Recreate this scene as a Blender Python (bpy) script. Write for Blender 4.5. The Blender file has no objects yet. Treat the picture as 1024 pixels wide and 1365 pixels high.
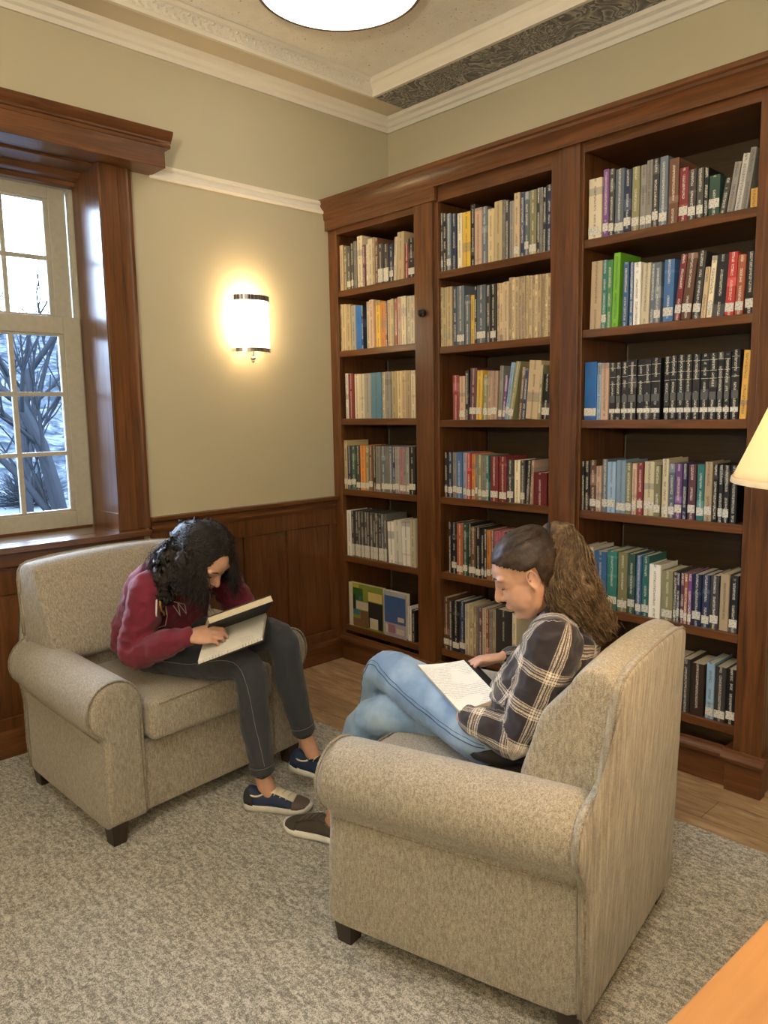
import bpy, bmesh, math, random
from math import sin, cos, pi, radians, sqrt, atan2, tan
from mathutils import Vector, Matrix, Euler, noise, Quaternion
random.seed(7)
C = bpy.context.scene.collection
V = Vector

# ------------------------------------------------------------------ materials
def new_mat(name):
    m = bpy.data.materials.new(name); m.use_nodes = True
    nt = m.node_tree; b = nt.nodes['Principled BSDF']
    return m, nt, b
def N(nt, typ, **kw):
    n = nt.nodes.new(typ)
    for k, v in kw.items():
        if k.startswith('_'): setattr(n, k[1:], v)
        else: n.inputs[k.replace('__', ' ')].default_value = v
    return n
def coords(nt, scale=(1, 1, 1), out='Object', rot=(0, 0, 0)):
    t = nt.nodes.new('ShaderNodeTexCoord'); mp = nt.nodes.new('ShaderNodeMapping')
    mp.inputs['Scale'].default_value = scale; mp.inputs['Rotation'].default_value = rot
    nt.links.new(t.outputs[out], mp.inputs['Vector']); return mp.outputs['Vector']
def ramp(nt, fac, stops):
    r = nt.nodes.new('ShaderNodeValToRGB'); e = r.color_ramp.elements
    while len(e) < len(stops): e.new(.5)
    for i, (p, c) in enumerate(stops):
        e[i].position = p; e[i].color = (*c, 1) if len(c) == 3 else c
    nt.links.new(fac, r.inputs['Fac']); return r.outputs['Color']
def noisetex(nt, vec, scale, detail=3, rough=.5, dist=0):
    n = nt.nodes.new('ShaderNodeTexNoise'); n.inputs['Scale'].default_value = scale
    n.inputs['Detail'].default_value = detail; n.inputs['Roughness'].default_value = rough
    n.inputs['Distortion'].default_value = dist
    nt.links.new(vec, n.inputs['Vector']); return n.outputs['Fac']
def bump(nt, b, h, strength=.3, dist=.002):
    n = nt.nodes.new('ShaderNodeBump'); n.inputs['Strength'].default_value = strength
    n.inputs['Distance'].default_value = dist
    nt.links.new(h, n.inputs['Height']); nt.links.new(n.outputs['Normal'], b.inputs['Normal'])
def mixc(nt, fac, a, bb, mode='MIX'):
    n = nt.nodes.new('ShaderNodeMix'); n.data_type = 'RGBA'; n.blend_type = mode
    for s, v in (('Factor', fac), ('A', a), ('B', bb)):
        i = [x for x in n.inputs if x.name == s and (x.type == 'RGBA' if s != 'Factor' else x.type == 'VALUE')][0]
        if hasattr(v, 'links') or isinstance(v, bpy.types.NodeSocket): nt.links.new(v, i)
        else: i.default_value = v if s == 'Factor' else (*v, 1)
    return [x for x in n.outputs if x.type == 'RGBA'][0]
def math_(nt, op, a, b=None, c=None):
    n = nt.nodes.new('ShaderNodeMath'); n.operation = op
    for i, v in enumerate((a, b, c)):
        if v is None: continue
        if isinstance(v, bpy.types.NodeSocket): nt.links.new(v, n.inputs[i])
        else: n.inputs[i].default_value = v
    return n.outputs[0]
def flat(name, col, rough=.6, metal=0, **kw):
    m, nt, b = new_mat(name)
    v = coords(nt, (1, 1, 1)); f = noisetex(nt, v, 40, 2)
    c = ramp(nt, f, [(.3, tuple(x * .93 for x in col)), (.7, tuple(min(1, x * 1.05) for x in col))])
    nt.links.new(c, b.inputs['Base Color'])
    b.inputs['Roughness'].default_value = rough; b.inputs['Metallic'].default_value = metal
    for k, val in kw.items(): b.inputs[k.replace('__', ' ')].default_value = val
    return m
def wood(name, dark, light, axis='z', rough=.33, scale=1.0, coat=.12):
    m, nt, b = new_mat(name)
    lo, hi = 1.2 * scale, 18 * scale
    sc = {'x': (lo, hi, hi), 'y': (hi, lo, hi), 'z': (hi, hi, lo)}[axis]
    v = coords(nt, sc)
    f = noisetex(nt, v, 1.6, 6, .6, 1.2)
    f2 = noisetex(nt, v, 9, 3, .6)
    t = math_(nt, 'ADD', math_(nt, 'MULTIPLY', f, .8), math_(nt, 'MULTIPLY', f2, .2))
    c = ramp(nt, t, [(.3, dark), (.5, tuple((a + c2) / 2 for a, c2 in zip(dark, light))), (.68, light)])
    nt.links.new(c, b.inputs['Base Color'])
    b.inputs['Roughness'].default_value = rough
    b.inputs['Coat Weight'].default_value = coat; b.inputs['Coat Roughness'].default_value = .25
    bump(nt, b, f2, .08, .001)
    return m
M = {}
WD, WL = (.052, .0185, .0055), (.185, .070, .021)
M['wood_z'] = wood('cherry wood grain up', WD, WL, 'z')
M['wood_x'] = wood('cherry wood grain along x', WD, WL, 'x')
M['wood_y'] = wood('cherry wood grain along y', WD, WL, 'y')
M['wood_gloss'] = wood('polished cherry wood', WD, WL, 'z', .28, 1, .35)
M['wood_gloss_y'] = wood('polished cherry sill', WD, WL, 'y', .2, 1, .5)
M['table_wood'] = wood('maple table wood', (.36, .165, .06), (.50, .26, .10), 'y', .3, .35)
M['back_wood'] = wood('olive brown back board', (.045, .027, .012), (.085, .052, .024), 'x', .55)
M['leg_wood'] = wood('espresso leg wood', (.02, .012, .008), (.045, .026, .016), 'z', .4)

def wall_mat(name, col):
    m, nt, b = new_mat(name)
    v = coords(nt); f = noisetex(nt, v, 2.2, 4); g = noisetex(nt, v, 260, 2)
    c = ramp(nt, f, [(.3, tuple(x * .97 for x in col)), (.7, col)])
    nt.links.new(c, b.inputs['Base Color']); b.inputs['Roughness'].default_value = .75
    bump(nt, b, g, .12, .0008); return m
M['wall'] = wall_mat('khaki wall paint', (.50, .452, .315))
M['trim_white'] = wall_mat('cream white trim paint', (.76, .72, .63))
M['sash'] = flat('warm white window paint', (.42, .40, .33), .45)
M['soffit'] = wall_mat('beige soffit paint', (.66, .58, .43))
def ceiling_mat():
    m, nt, b = new_mat('speckled plaster ceiling')
    v = coords(nt); f = noisetex(nt, v, 55, 3, .6); g = noisetex(nt, v, 16, 3)
    base = ramp(nt, g, [(.3, (.85, .82, .74)), (.7, (.91, .89, .82))])
    sp = ramp(nt, f, [(.30, (1, 1, 1)), (.36, (0, 0, 0))])
    c = mixc(nt, sp, base, (.42, .34, .24))
    nt.links.new(c, b.inputs['Base Color']); b.inputs['Roughness'].default_value = .8
    bump(nt, b, noisetex(nt, v, 90, 4), .5, .004); return m
M['ceiling'] = ceiling_mat()
def swirl_mat():
    m, nt, b = new_mat('dark marbled frieze paper')
    v = coords(nt); f = noisetex(nt, v, 4.2, 3, .5, 1.6)
    w = nt.nodes.new('ShaderNodeMath'); w.operation = 'FRACT'
    nt.links.new(math_(nt, 'MULTIPLY', f, 13), w.inputs[0])
    g = noisetex(nt, v, 60, 2)
    c = ramp(nt, math_(nt, 'ADD', math_(nt, 'MULTIPLY', w.outputs[0], .7), math_(nt, 'MULTIPLY', g, .3)), [(.15, (.07, .075, .08)), (.5, (.19, .19, .175)), (.8, (.48, .46, .41))])
    nt.links.new(c, b.inputs['Base Color']); b.inputs['Roughness'].default_value = .5; return m
M['swirl'] = swirl_mat()
def carpet_mat():
    m, nt, b = new_mat('mottled grey green carpet')
    v = coords(nt); f = noisetex(nt, v, 75, 3, .7, .6); g = noisetex(nt, v, 380, 2, .7)
    # soft diamond weave in alternating directions
    d = noisetex(nt, coords(nt, (1, 3.2, 1), rot=(0, 0, radians(40))), 24, 3, .6, .6)
    t = math_(nt, 'ADD', math_(nt, 'ADD', math_(nt, 'MULTIPLY', f, .30), math_(nt, 'MULTIPLY', g, .48)), math_(nt, 'MULTIPLY', d, .22))
    c = ramp(nt, t, [(.42, (.14, .125, .095)), (.49, (.31, .29, .24)), (.56, (.70, .67, .59))])
    nt.links.new(c, b.inputs['Base Color']); b.inputs['Roughness'].default_value = .95
    b.inputs['Sheen Weight'].default_value = .2
    bump(nt, b, g, .9, .006); return m
M['carpet'] = carpet_mat()
def floor_mat():
    m, nt, b = new_mat('brown oak plank floor')
    v = coords(nt)
    br = nt.nodes.new('ShaderNodeTexBrick'); nt.links.new(v, br.inputs['Vector'])
    br.inputs['Scale'].default_value = 1; br.inputs['Brick Width'].default_value = 1.2
    br.inputs['Row Height'].default_value = .16; br.inputs['Mortar Size'].default_value = .0015
    br.inputs['Color1'].default_value = (.8, .8, .8, 1); br.inputs['Color2'].default_value = (1, 1, 1, 1)
    br.inputs['Mortar'].default_value = (.35, .3, .25, 1)
    g = noisetex(nt, coords(nt, (2.2, 12, 1)), 2.2, 6, .6, 1.0)
    c = ramp(nt, g, [(.3, (.25, .155, .08)), (.52, (.41, .27, .15)), (.7, (.56, .40, .24))])
    c = mixc(nt, 1.0, c, br.outputs['Color'], 'MULTIPLY')
    nt.links.new(c, b.inputs['Base Color']); b.inputs['Roughness'].default_value = .42; return m
M['floor'] = floor_mat()
def fabric_mat(name, dark, mid, light, streak=None, sc=420):
    m, nt, b = new_mat(name)
    v = coords(nt); g = noisetex(nt, v, sc, 2, .7); f = noisetex(nt, coords(nt, (1, 1, .35)), 170, 3, .6)
    t = math_(nt, 'ADD', math_(nt, 'MULTIPLY', g, .6), math_(nt, 'MULTIPLY', f, .4))
    if streak:
        s = noisetex(nt, coords(nt, streak), 1, 3, .6)
        t = math_(nt, 'ADD', math_(nt, 'MULTIPLY', t, .5), math_(nt, 'MULTIPLY', s, .5))
    c = ramp(nt, t, [(.38, dark), (.5, mid), (.62, light)])
    nt.links.new(c, b.inputs['Base Color']); b.inputs['Roughness'].default_value = .92
    b.inputs['Sheen Weight'].default_value = .25; b.inputs['Sheen Roughness'].default_value = .5
    bump(nt, b, g, .6, .002); return m
FD, FM_, FL = (.18, .153, .118), (.315, .275, .217), (.465, .415, .34)
M['fabric'] = fabric_mat('heathered oatmeal upholstery', FD, FM_, FL)
M['fabric_streak'] = fabric_mat('heathered oatmeal upholstery with ribbed weave', FD, FM_, FL, (95, 95, 7))
M['fabric_dark'] = fabric_mat('greyer heathered upholstery', (.13, .11, .09), (.27, .235, .195), (.43, .385, .33))
M['welt'] = fabric_mat('upholstery welt', (.12, .095, .065), (.24, .2, .145), (.4, .34, .26))

# ------------------------------------------------------------------ mesh helpers
def link(name, me, mat=None, parent=None):
    o = bpy.data.objects.new(name, me); C.objects.link(o)
    if mat is not None:
        for mm in (mat if isinstance(mat, (list, tuple)) else [mat]): me.materials.append(mm)
    if parent is not None: o.parent = parent
    return o
def obj(name, bm, mat=None, parent=None, smooth=False, bevel=0, seg=2, sub=0, autos=None):
    bmesh.ops.recalc_face_normals(bm, faces=bm.faces[:])
    me = bpy.data.meshes.new(name); bm.to_mesh(me); bm.free()
    if smooth:
        for p in me.polygons: p.use_smooth = True
    o = link(name, me, mat, parent)
    if bevel:
        md = o.modifiers.new('bevel', 'BEVEL'); md.width = bevel; md.segments = seg; md.limit_method = 'ANGLE'; md.angle_limit = radians(40)
        md.harden_normals = True
        for p in me.polygons: p.use_smooth = True
    if sub:
        md = o.modifiers.new('sub', 'SUBSURF'); md.levels = sub; md.render_levels = sub
    return o
def tag(o, label=None, cat=None, group=None, kind=None):
    if label: o['label'] = label
    if cat: o['category'] = cat
    if group: o['group'] = group
    if kind: o['kind'] = kind
    return o
def empty(name, loc=(0, 0, 0), rz=0, label=None, cat=None, group=None):
    o = bpy.data.objects.new(name, None); C.objects.link(o); o.empty_display_size = .1
    o.location = loc; o.rotation_euler = (0, 0, rz)
    return tag(o, label, cat, group)
def box(bm, x0, x1, y0, y1, z0, z1, mi=0, mat=None):
    vs = [bm.verts.new(p) for p in ((x0, y0, z0), (x1, y0, z0), (x1, y1, z0), (x0, y1, z0), (x0, y0, z1), (x1, y0, z1), (x1, y1, z1), (x0, y1, z1))]
    if mat is not None:
        for v in vs: v.co = mat @ v.co
    for f in ((0, 3, 2, 1), (4, 5, 6, 7), (0, 1, 5, 4), (1, 2, 6, 5), (2, 3, 7, 6), (3, 0, 4, 7)):
        fc = bm.faces.new([vs[i] for i in f]); fc.material_index = mi
    return vs
def B(*a, **k):
    bm = bmesh.new(); box(bm, *a, **k); return bm
def prism(bm, prof, to3, t0, t1, mi=0):
    """extrude a closed 2D profile; to3(u,v,t) -> point"""
    a = [bm.verts.new(to3(u, v, t0)) for u, v in prof]; b = [bm.verts.new(to3(u, v, t1)) for u, v in prof]
    n = len(prof)
    for i in range(n):
        f = bm.faces.new((a[i], a[(i + 1) % n], b[(i + 1) % n], b[i])); f.material_index = mi
    for r in (a[::-1], b):
        f = bm.faces.new(r); f.material_index = mi
def frame_from(d, up=V((0, 0, 1))):
    d = d.normalized()
    if abs(d.dot(up)) > .95: up = V((1, 0, 0))
    s = up.cross(d).normalized(); u = d.cross(s).normalized()
    return s, u
def loft(bm, rings, cap=True, mi=0, closed=True):
    vr = [[bm.verts.new(p) for p in r] for r in rings]
    n = len(rings[0])
    for a, b in zip(vr[:-1], vr[1:]):
        for i in range(n if closed else n - 1):
            f = bm.faces.new((a[i], a[(i + 1) % n], b[(i + 1) % n], b[i])); f.material_index = mi
    if cap:
        f = bm.faces.new(vr[0][::-1]); f.material_index = mi
        f = bm.faces.new(vr[-1]); f.material_index = mi
    return vr
def tube(bm, pts, rad, n=8, mi=0, flat=1.0, up=V((0, 0, 1)), cap='round'):
    """tapered tube through pts; rad scalar or list; rounded end caps"""
    pts = [V(p) for p in pts]
    if not isinstance(rad, (list, tuple)): rad = [rad] * len(pts)
    P, R, D = [], [], []
    m = len(pts)
    dirs = []
    for i in range(m):
        a = pts[max(0, i - 1)]; b = pts[min(m - 1, i + 1)]; dirs.append((b - a).normalized() if (b - a).length > 1e-9 else V((0, 0, 1)))
    if cap == 'round':
        for t in (80, 55, 28):
            P.append(pts[0] - dirs[0] * rad[0] * sin(radians(t))); R.append(rad[0] * cos(radians(t))); D.append(dirs[0])
    for i in range(m): P.append(pts[i]); R.append(rad[i]); D.append(dirs[i])
    if cap == 'round':
        for t in (28, 55, 80):
            P.append(pts[-1] + dirs[-1] * rad[-1] * sin(radians(t))); R.append(rad[-1] * cos(radians(t))); D.append(dirs[-1])
    rings = []
    s, u = frame_from(D[0], up)
    for p, r, d in zip(P, R, D):
        s = (s - d * s.dot(d)); s = s.normalized() if s.length > 1e-6 else frame_from(d, up)[0]
        u = d.cross(s).normalized()
        rings.append([p + s * (cos(2 * pi * k / n) * r) + u * (sin(2 * pi * k / n) * r * flat) for k in range(n)])
    loft(bm, rings, True, mi)
def ellipsoid(bm, c, r, rot=None, n=16, mi=0):
    c = V(c); rot = rot or Matrix.Identity(3)
    if not isinstance(r, (list, tuple)): r = (r, r, r)
    rings = []
    for i in range(1, n // 2 + 1):
        t = pi * i / (n // 2 + 1)
        rings.append([c + rot @ V((r[0] * sin(t) * cos(2 * pi * k / n), r[1] * sin(t) * sin(2 * pi * k / n), r[2] * cos(t))) for k in range(n)])
    vr = loft(bm, rings, False, mi)
    top = bm.verts.new(c + rot @ V((0, 0, r[2]))); bot = bm.verts.new(c + rot @ V((0, 0, -r[2])))
    for k in range(n):
        f = bm.faces.new((top, vr[0][k], vr[0][(k + 1) % n])); f.material_index = mi
        f = bm.faces.new((bot, vr[-1][(k + 1) % n], vr[-1][k])); f.material_index = mi
def catmull(pts, k=6):
    pts = [V(p) for p in pts]; out = []
    P = [pts[0] * 2 - pts[1]] + pts + [pts[-1] * 2 - pts[-2]]
    for i in range(1, len(P) - 2):
        for j in range(k):
            t = j / k
            a, b, c, d = P[i - 1], P[i], P[i + 1], P[i + 2]
            out.append(.5 * ((2 * b) + (c - a) * t + (2 * a - 5 * b + 4 * c - d) * t * t + (3 * b - a - 3 * c + d) * t ** 3))
    out.append(pts[-1]); return out
def lerp_list(vals, n):
    out = []
    for i in range(n):
        t = i * (len(vals) - 1) / (n - 1); a = min(int(t), len(vals) - 2); out.append(vals[a] + (vals[a + 1] - vals[a]) * (t - a))
    return out
def bake(o):
    """apply the modifiers of o into a plain mesh"""
    dg = bpy.context.evaluated_depsgraph_get(); dg.update()
    me = bpy.data.meshes.new_from_object(o.evaluated_get(dg)); o.modifiers.clear()
    old = o.data; o.data = me; bpy.data.meshes.remove(old)
    return o
def remesh(name, bm, vox, smooth=4, mat=None, parent=None, fac=.5):
    """union of overlapping closed shapes as one continuous smooth surface"""
    bmesh.ops.recalc_face_normals(bm, faces=bm.faces[:])
    o = obj(name, bm, None, None)
    md = o.modifiers.new('r', 'REMESH'); md.mode = 'VOXEL'; md.voxel_size = vox; md.use_smooth_shade = True
    if smooth:
        s = o.modifiers.new('s', 'SMOOTH'); s.iterations = smooth; s.factor = fac
    bake(o)
    for p in o.data.polygons: p.use_smooth = True
    if mat is not None:
        o.data.materials.clear()
        for mm in (mat if isinstance(mat, (list, tuple)) else [mat]): o.data.materials.append(mm)
    if parent is not None: o.parent = parent
    return o
def dup(root, loc=None, rz=None):
    r = root.copy(); C.objects.link(r)
    if loc is not None: r.location = loc
    if rz is not None: r.rotation_euler = (0, 0, rz)
    for ch in list(root.children):
        c = ch.copy(); C.objects.link(c); c.parent = r
        for g in list(ch.children):
            d = g.copy(); C.objects.link(d); d.parent = c
    return r
SHELF_BOOKS = [
  ('left',1,2.190,"""0.082 0.111 0.251 0.000 tan .
0.114 0.144 0.237 0.000 olive .
0.148 0.179 0.234 0.000 darkgrey L
0.181 0.201 0.247 0.000 darkgrey L
0.202 0.227 0.255 0.000 grey .
0.233 0.276 0.276 0.000 cream .
0.278 0.299 0.223 0.000 plum .
0.301 0.317 0.224 0.000 cream .
0.318 0.357 0.248 0.000 cream .
0.358 0.377 0.249 0.000 tan .
0.378 0.400 0.244 0.000 brown .
0.403 0.443 0.206 0.000 charcoal S
0.443 0.483 0.200 0.000 charcoal S
0.485 0.514 0.193 0.000 navy L
0.518 0.539 0.223 0.058 cream .
0.546 0.596 0.242 0.058 tan .
0.598 0.630 0.179 0.028 maroon .
0.633 0.678 0.197 0.000 black L"""),
  ('left',2,1.851,"""0.059 0.084 0.265 0.000 straw .
0.085 0.125 0.262 0.000 straw .
0.125 0.167 0.257 0.000 straw .
0.170 0.207 0.246 0.000 lightgrey .
0.208 0.252 0.241 0.000 brightblue .
0.253 0.266 0.240 0.000 navy .
0.296 0.324 0.255 0.000 cream .
0.325 0.358 0.261 0.000 rosetan .
0.370 0.407 0.251 0.000 yellow .
0.409 0.451 0.242 0.000 orange .
0.453 0.465 0.239 0.000 plum .
0.466 0.494 0.243 0.000 tan .
0.495 0.517 0.247 0.000 straw .
0.518 0.540 0.246 0.000 maroon .
0.542 0.571 0.252 0.000 rosetan .
0.575 0.610 0.251 0.000 cream .
0.614 0.640 0.248 0.000 cream .
0.643 0.675 0.246 0.000 cream ."""),
  ('left',3,1.461,"""0.110 0.133 0.260 0.000 white .
0.134 0.179 0.257 0.000 maroon .
0.181 0.221 0.253 0.000 cream .
0.223 0.268 0.252 0.000 cream .
0.271 0.328 0.252 0.000 lightgrey .
0.331 0.412 0.253 0.000 steelblue .
0.417 0.438 0.253 0.000 cream .
0.439 0.486 0.253 0.000 grey .
0.488 0.527 0.254 0.000 straw .
0.529 0.566 0.253 0.000 straw .
0.569 0.601 0.254 0.000 tan .
0.603 0.636 0.253 0.000 tan .
0.637 0.668 0.251 0.000 cream ."""),
  ('left',4,1.048,"""0.055 0.107 0.285 0.000 straw L
0.108 0.144 0.254 0.000 navy L
0.146 0.184 0.253 0.000 darkgreen L
0.185 0.219 0.255 0.000 charcoal L
0.220 0.266 0.259 0.000 orange L
0.267 0.293 0.258 0.000 olive L
0.294 0.326 0.259 0.000 brown L
0.328 0.351 0.258 0.000 black .
0.355 0.393 0.257 0.000 grey L
0.394 0.427 0.257 0.000 slate L
0.429 0.458 0.258 0.000 grey L
0.459 0.488 0.257 0.000 slate L
0.490 0.510 0.257 0.000 navy L
0.511 0.543 0.258 0.000 lightgrey L
0.544 0.574 0.256 0.000 pink L
0.575 0.591 0.256 0.000 grey L
0.592 0.614 0.256 0.000 lightgrey L
0.616 0.664 0.257 0.000 black L"""),
  ('left',5,0.646,"""0.085 0.128 0.271 0.000 white .
0.130 0.157 0.271 0.000 charcoal S
0.158 0.191 0.272 0.000 charcoal S
0.191 0.213 0.272 0.000 darkgrey S
0.214 0.240 0.273 0.000 charcoal S
0.241 0.268 0.273 0.000 darkgrey S
0.269 0.290 0.274 0.000 charcoal S
0.291 0.313 0.273 0.000 darkgrey S
0.314 0.339 0.274 0.000 charcoal S
0.339 0.361 0.274 0.000 darkgrey S
0.362 0.386 0.274 0.000 charcoal S
0.387 0.409 0.274 0.000 slate S
0.410 0.432 0.274 0.000 darkgrey S
0.441 0.496 0.234 -0.008 white .
0.497 0.553 0.249 -0.005 white .
0.553 0.615 0.242 -0.008 white .
0.617 0.657 0.265 0.000 cream ."""),
  ('left',6,0.220,"""0.587 0.614 0.194 0.000 white .
0.616 0.646 0.182 0.000 black ."""),
  ('middle',1,2.190,"""0.841 0.872 0.282 0.000 charcoal L
0.874 0.899 0.277 0.000 black .
0.901 0.928 0.270 0.000 slate L
0.930 0.958 0.265 0.000 navy .
0.965 0.995 0.260 0.000 cream .
0.999 1.047 0.258 0.000 yellow .
1.048 1.078 0.285 0.000 black .
1.079 1.124 0.260 0.000 rosetan .
1.125 1.154 0.259 0.000 slate .
1.155 1.193 0.243 0.000 straw .
1.196 1.242 0.268 0.000 straw .
1.244 1.258 0.267 0.000 grey .
1.260 1.281 0.261 0.000 charcoal .
1.283 1.308 0.253 0.000 grey .
1.309 1.340 0.283 0.000 tan L
1.342 1.365 0.279 0.000 navy .
1.366 1.390 0.277 0.000 slate L
1.391 1.430 0.278 0.000 olive L
1.432 1.449 0.280 0.000 charcoal .
1.450 1.466 0.278 0.000 grey .
1.468 1.482 0.275 0.000 black .
1.483 1.516 0.281 0.000 navy ."""),
  ('middle',2,1.820,"""0.833 0.865 0.292 0.000 straw .
0.866 0.896 0.290 0.000 straw .
0.898 0.932 0.290 0.000 straw .
0.935 0.960 0.287 0.000 navy .
0.962 1.009 0.285 0.000 slate L
1.013 1.049 0.236 0.000 slate .
1.050 1.074 0.233 0.000 yellow .
1.077 1.089 0.269 0.000 black .
1.091 1.146 0.272 0.000 slate L
1.148 1.171 0.265 0.000 charcoal .
1.174 1.208 0.267 0.000 black L
1.210 1.223 0.269 0.000 tan .
1.224 1.249 0.267 0.000 tan .
1.249 1.280 0.269 0.000 tan .
1.281 1.299 0.284 0.000 tan .
1.300 1.316 0.283 0.000 straw .
1.317 1.338 0.281 0.000 tan .
1.339 1.354 0.281 0.000 straw .
1.355 1.375 0.280 0.000 tan .
1.376 1.391 0.280 0.000 straw .
1.392 1.409 0.278 0.000 tan .
1.410 1.427 0.277 0.000 tan .
1.428 1.442 0.277 0.000 straw .
1.443 1.462 0.276 0.000 tan .
1.463 1.479 0.276 0.000 tan .
1.480 1.494 0.276 0.000 straw .
1.495 1.512 0.276 0.000 tan ."""),
  ('middle',3,1.450,"""0.934 0.976 0.222 0.000 maroon .
0.979 1.016 0.217 0.000 rosetan L
1.017 1.039 0.242 0.000 black .
1.042 1.084 0.252 0.009 plum L
1.085 1.120 0.239 0.009 yellow L
1.122 1.149 0.216 0.007 olive L
1.151 1.176 0.235 0.006 rosetan L
1.177 1.214 0.232 0.008 rosetan L
1.217 1.238 0.254 0.013 grey L
1.240 1.255 0.208 0.021 purple L
1.256 1.278 0.268 0.041 lightblue L
1.279 1.306 0.271 0.048 olive L
1.334 1.356 0.242 0.029 brown .
1.357 1.377 0.235 0.039 navy .
1.379 1.446 0.267 0.041 tan .
1.448 1.461 0.246 0.036 olive .
1.463 1.505 0.203 0.017 black L"""),
  ('middle',4,1.053,"""0.876 0.895 0.232 0.000 black L
0.896 0.926 0.232 0.000 navy L
0.928 0.954 0.232 0.000 grey L
0.956 0.994 0.232 0.000 blue L
0.998 1.023 0.232 0.000 lavender L
1.025 1.050 0.231 0.000 red L
1.053 1.074 0.228 0.000 orange L
1.075 1.092 0.225 0.000 grey L
1.094 1.117 0.224 0.000 olive L
1.119 1.146 0.223 0.000 grey L
1.148 1.166 0.221 0.000 teal L
1.175 1.221 0.220 0.000 maroon L
1.224 1.269 0.219 0.000 maroon L
1.274 1.312 0.205 0.000 charcoal L
1.315 1.349 0.205 0.000 cream .
1.352 1.378 0.205 0.000 charcoal L
1.380 1.403 0.204 0.033 black .
1.405 1.420 0.208 0.059 rosetan .
1.427 1.500 0.152 0.000 darkred ."""),
  ('middle',5,0.654,"""0.901 0.915 0.269 0.000 black .
0.917 0.952 0.269 0.000 black L
0.955 0.997 0.267 0.000 rust L
0.998 1.028 0.273 0.000 darkgreen L
1.031 1.048 0.270 0.000 black L
1.049 1.080 0.259 0.000 brown L
1.082 1.114 0.259 0.000 black L
1.116 1.133 0.253 0.000 black L
1.134 1.148 0.253 0.000 charcoal L
1.150 1.176 0.251 0.000 orange L
1.177 1.196 0.251 0.000 plum L
1.197 1.220 0.251 0.000 rose L
1.221 1.262 0.252 0.000 rose .
1.263 1.294 0.255 0.000 charcoal .
1.295 1.336 0.259 0.000 navy ."""),
  ('middle',6,0.235,"""0.860 0.899 0.283 0.000 brown L
0.901 0.918 0.269 0.000 charcoal L
0.920 0.965 0.273 0.000 black L
0.966 1.006 0.277 0.000 navy L
1.009 1.038 0.268 0.000 cream .
1.040 1.061 0.263 0.000 straw .
1.063 1.080 0.263 0.000 tan .
1.082 1.099 0.263 0.000 grey .
1.100 1.118 0.263 0.000 plum .
1.119 1.145 0.265 0.000 cream .
1.146 1.166 0.263 0.000 rust .
1.167 1.184 0.266 0.000 grey .
1.186 1.205 0.268 0.000 tan .
1.206 1.305 0.278 0.000 charcoal .
1.308 1.334 0.274 0.000 cream ."""),
  ('right',1,2.205,"""1.697 1.758 0.241 0.000 cream L
1.761 1.788 0.267 0.000 purple L
1.791 1.815 0.262 0.000 charcoal L
1.816 1.856 0.256 0.000 slate L
1.859 1.891 0.242 0.000 navy L
1.893 1.926 0.246 0.000 olive L
1.928 1.954 0.246 0.000 grey L
1.956 1.981 0.257 0.000 grey L
1.982 2.008 0.256 0.000 charcoal L
2.010 2.044 0.257 0.000 slate L
2.046 2.086 0.241 0.000 brown .
2.089 2.125 0.198 0.000 maroon L
2.126 2.157 0.183 0.000 charcoal L
2.159 2.185 0.181 0.000 darkgrey L
2.187 2.203 0.178 0.000 black .
2.205 2.246 0.144 0.000 darkgreen L
2.248 2.271 0.122 0.044 charcoal .
2.273 2.298 0.172 0.064 grey .
2.300 2.326 0.195 0.068 lightgrey .
2.328 2.350 0.209 0.047 grey .
2.358 2.389 0.067 0.000 gold ."""),
  ('right',2,1.832,"""1.708 1.761 0.279 0.006 tan .
1.762 1.786 0.278 0.010 teal L
1.787 1.812 0.275 0.003 green .
1.813 1.844 0.298 0.007 lime .
1.862 1.887 0.255 0.003 blue .
1.893 1.907 0.251 0.001 blue .
1.909 1.940 0.248 -0.000 white .
1.941 1.976 0.239 0.007 cream .
1.980 1.999 0.236 0.004 slate .
2.001 2.029 0.234 0.001 slate L
2.039 2.081 0.238 0.003 blue L
2.084 2.110 0.249 0.023 maroon L
2.113 2.152 0.248 0.033 brown L
2.155 2.186 0.251 0.019 charcoal L
2.190 2.209 0.188 0.020 tan .
2.211 2.232 0.226 0.024 cream L
2.235 2.280 0.225 0.018 black .
2.282 2.316 0.227 0.026 red L
2.319 2.349 0.213 0.019 rust L
2.354 2.388 0.220 0.018 black L"""),
  ('right',3,1.447,"""1.689 1.748 0.247 0.000 brightblue L
1.749 1.769 0.241 0.000 lightblue .
1.771 1.807 0.239 0.000 rosetan .
1.809 1.837 0.237 0.000 black W
1.839 1.863 0.238 0.000 black W
1.865 1.894 0.240 0.000 black W
1.896 1.934 0.244 0.000 black W
1.936 1.965 0.242 0.000 black W
1.966 1.996 0.244 0.000 black W
1.998 2.038 0.246 0.000 black W
2.053 2.076 0.248 0.000 black W
2.078 2.106 0.250 0.000 black W
2.108 2.138 0.251 0.000 black W
2.139 2.167 0.250 0.000 black W
2.168 2.197 0.250 0.000 black W
2.199 2.232 0.250 0.000 black W
2.233 2.264 0.250 0.000 black W
2.266 2.289 0.252 0.000 black W
2.290 2.314 0.251 0.000 black W
2.316 2.347 0.258 0.000 black W
2.350 2.376 0.253 0.009 gold ."""),
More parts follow.
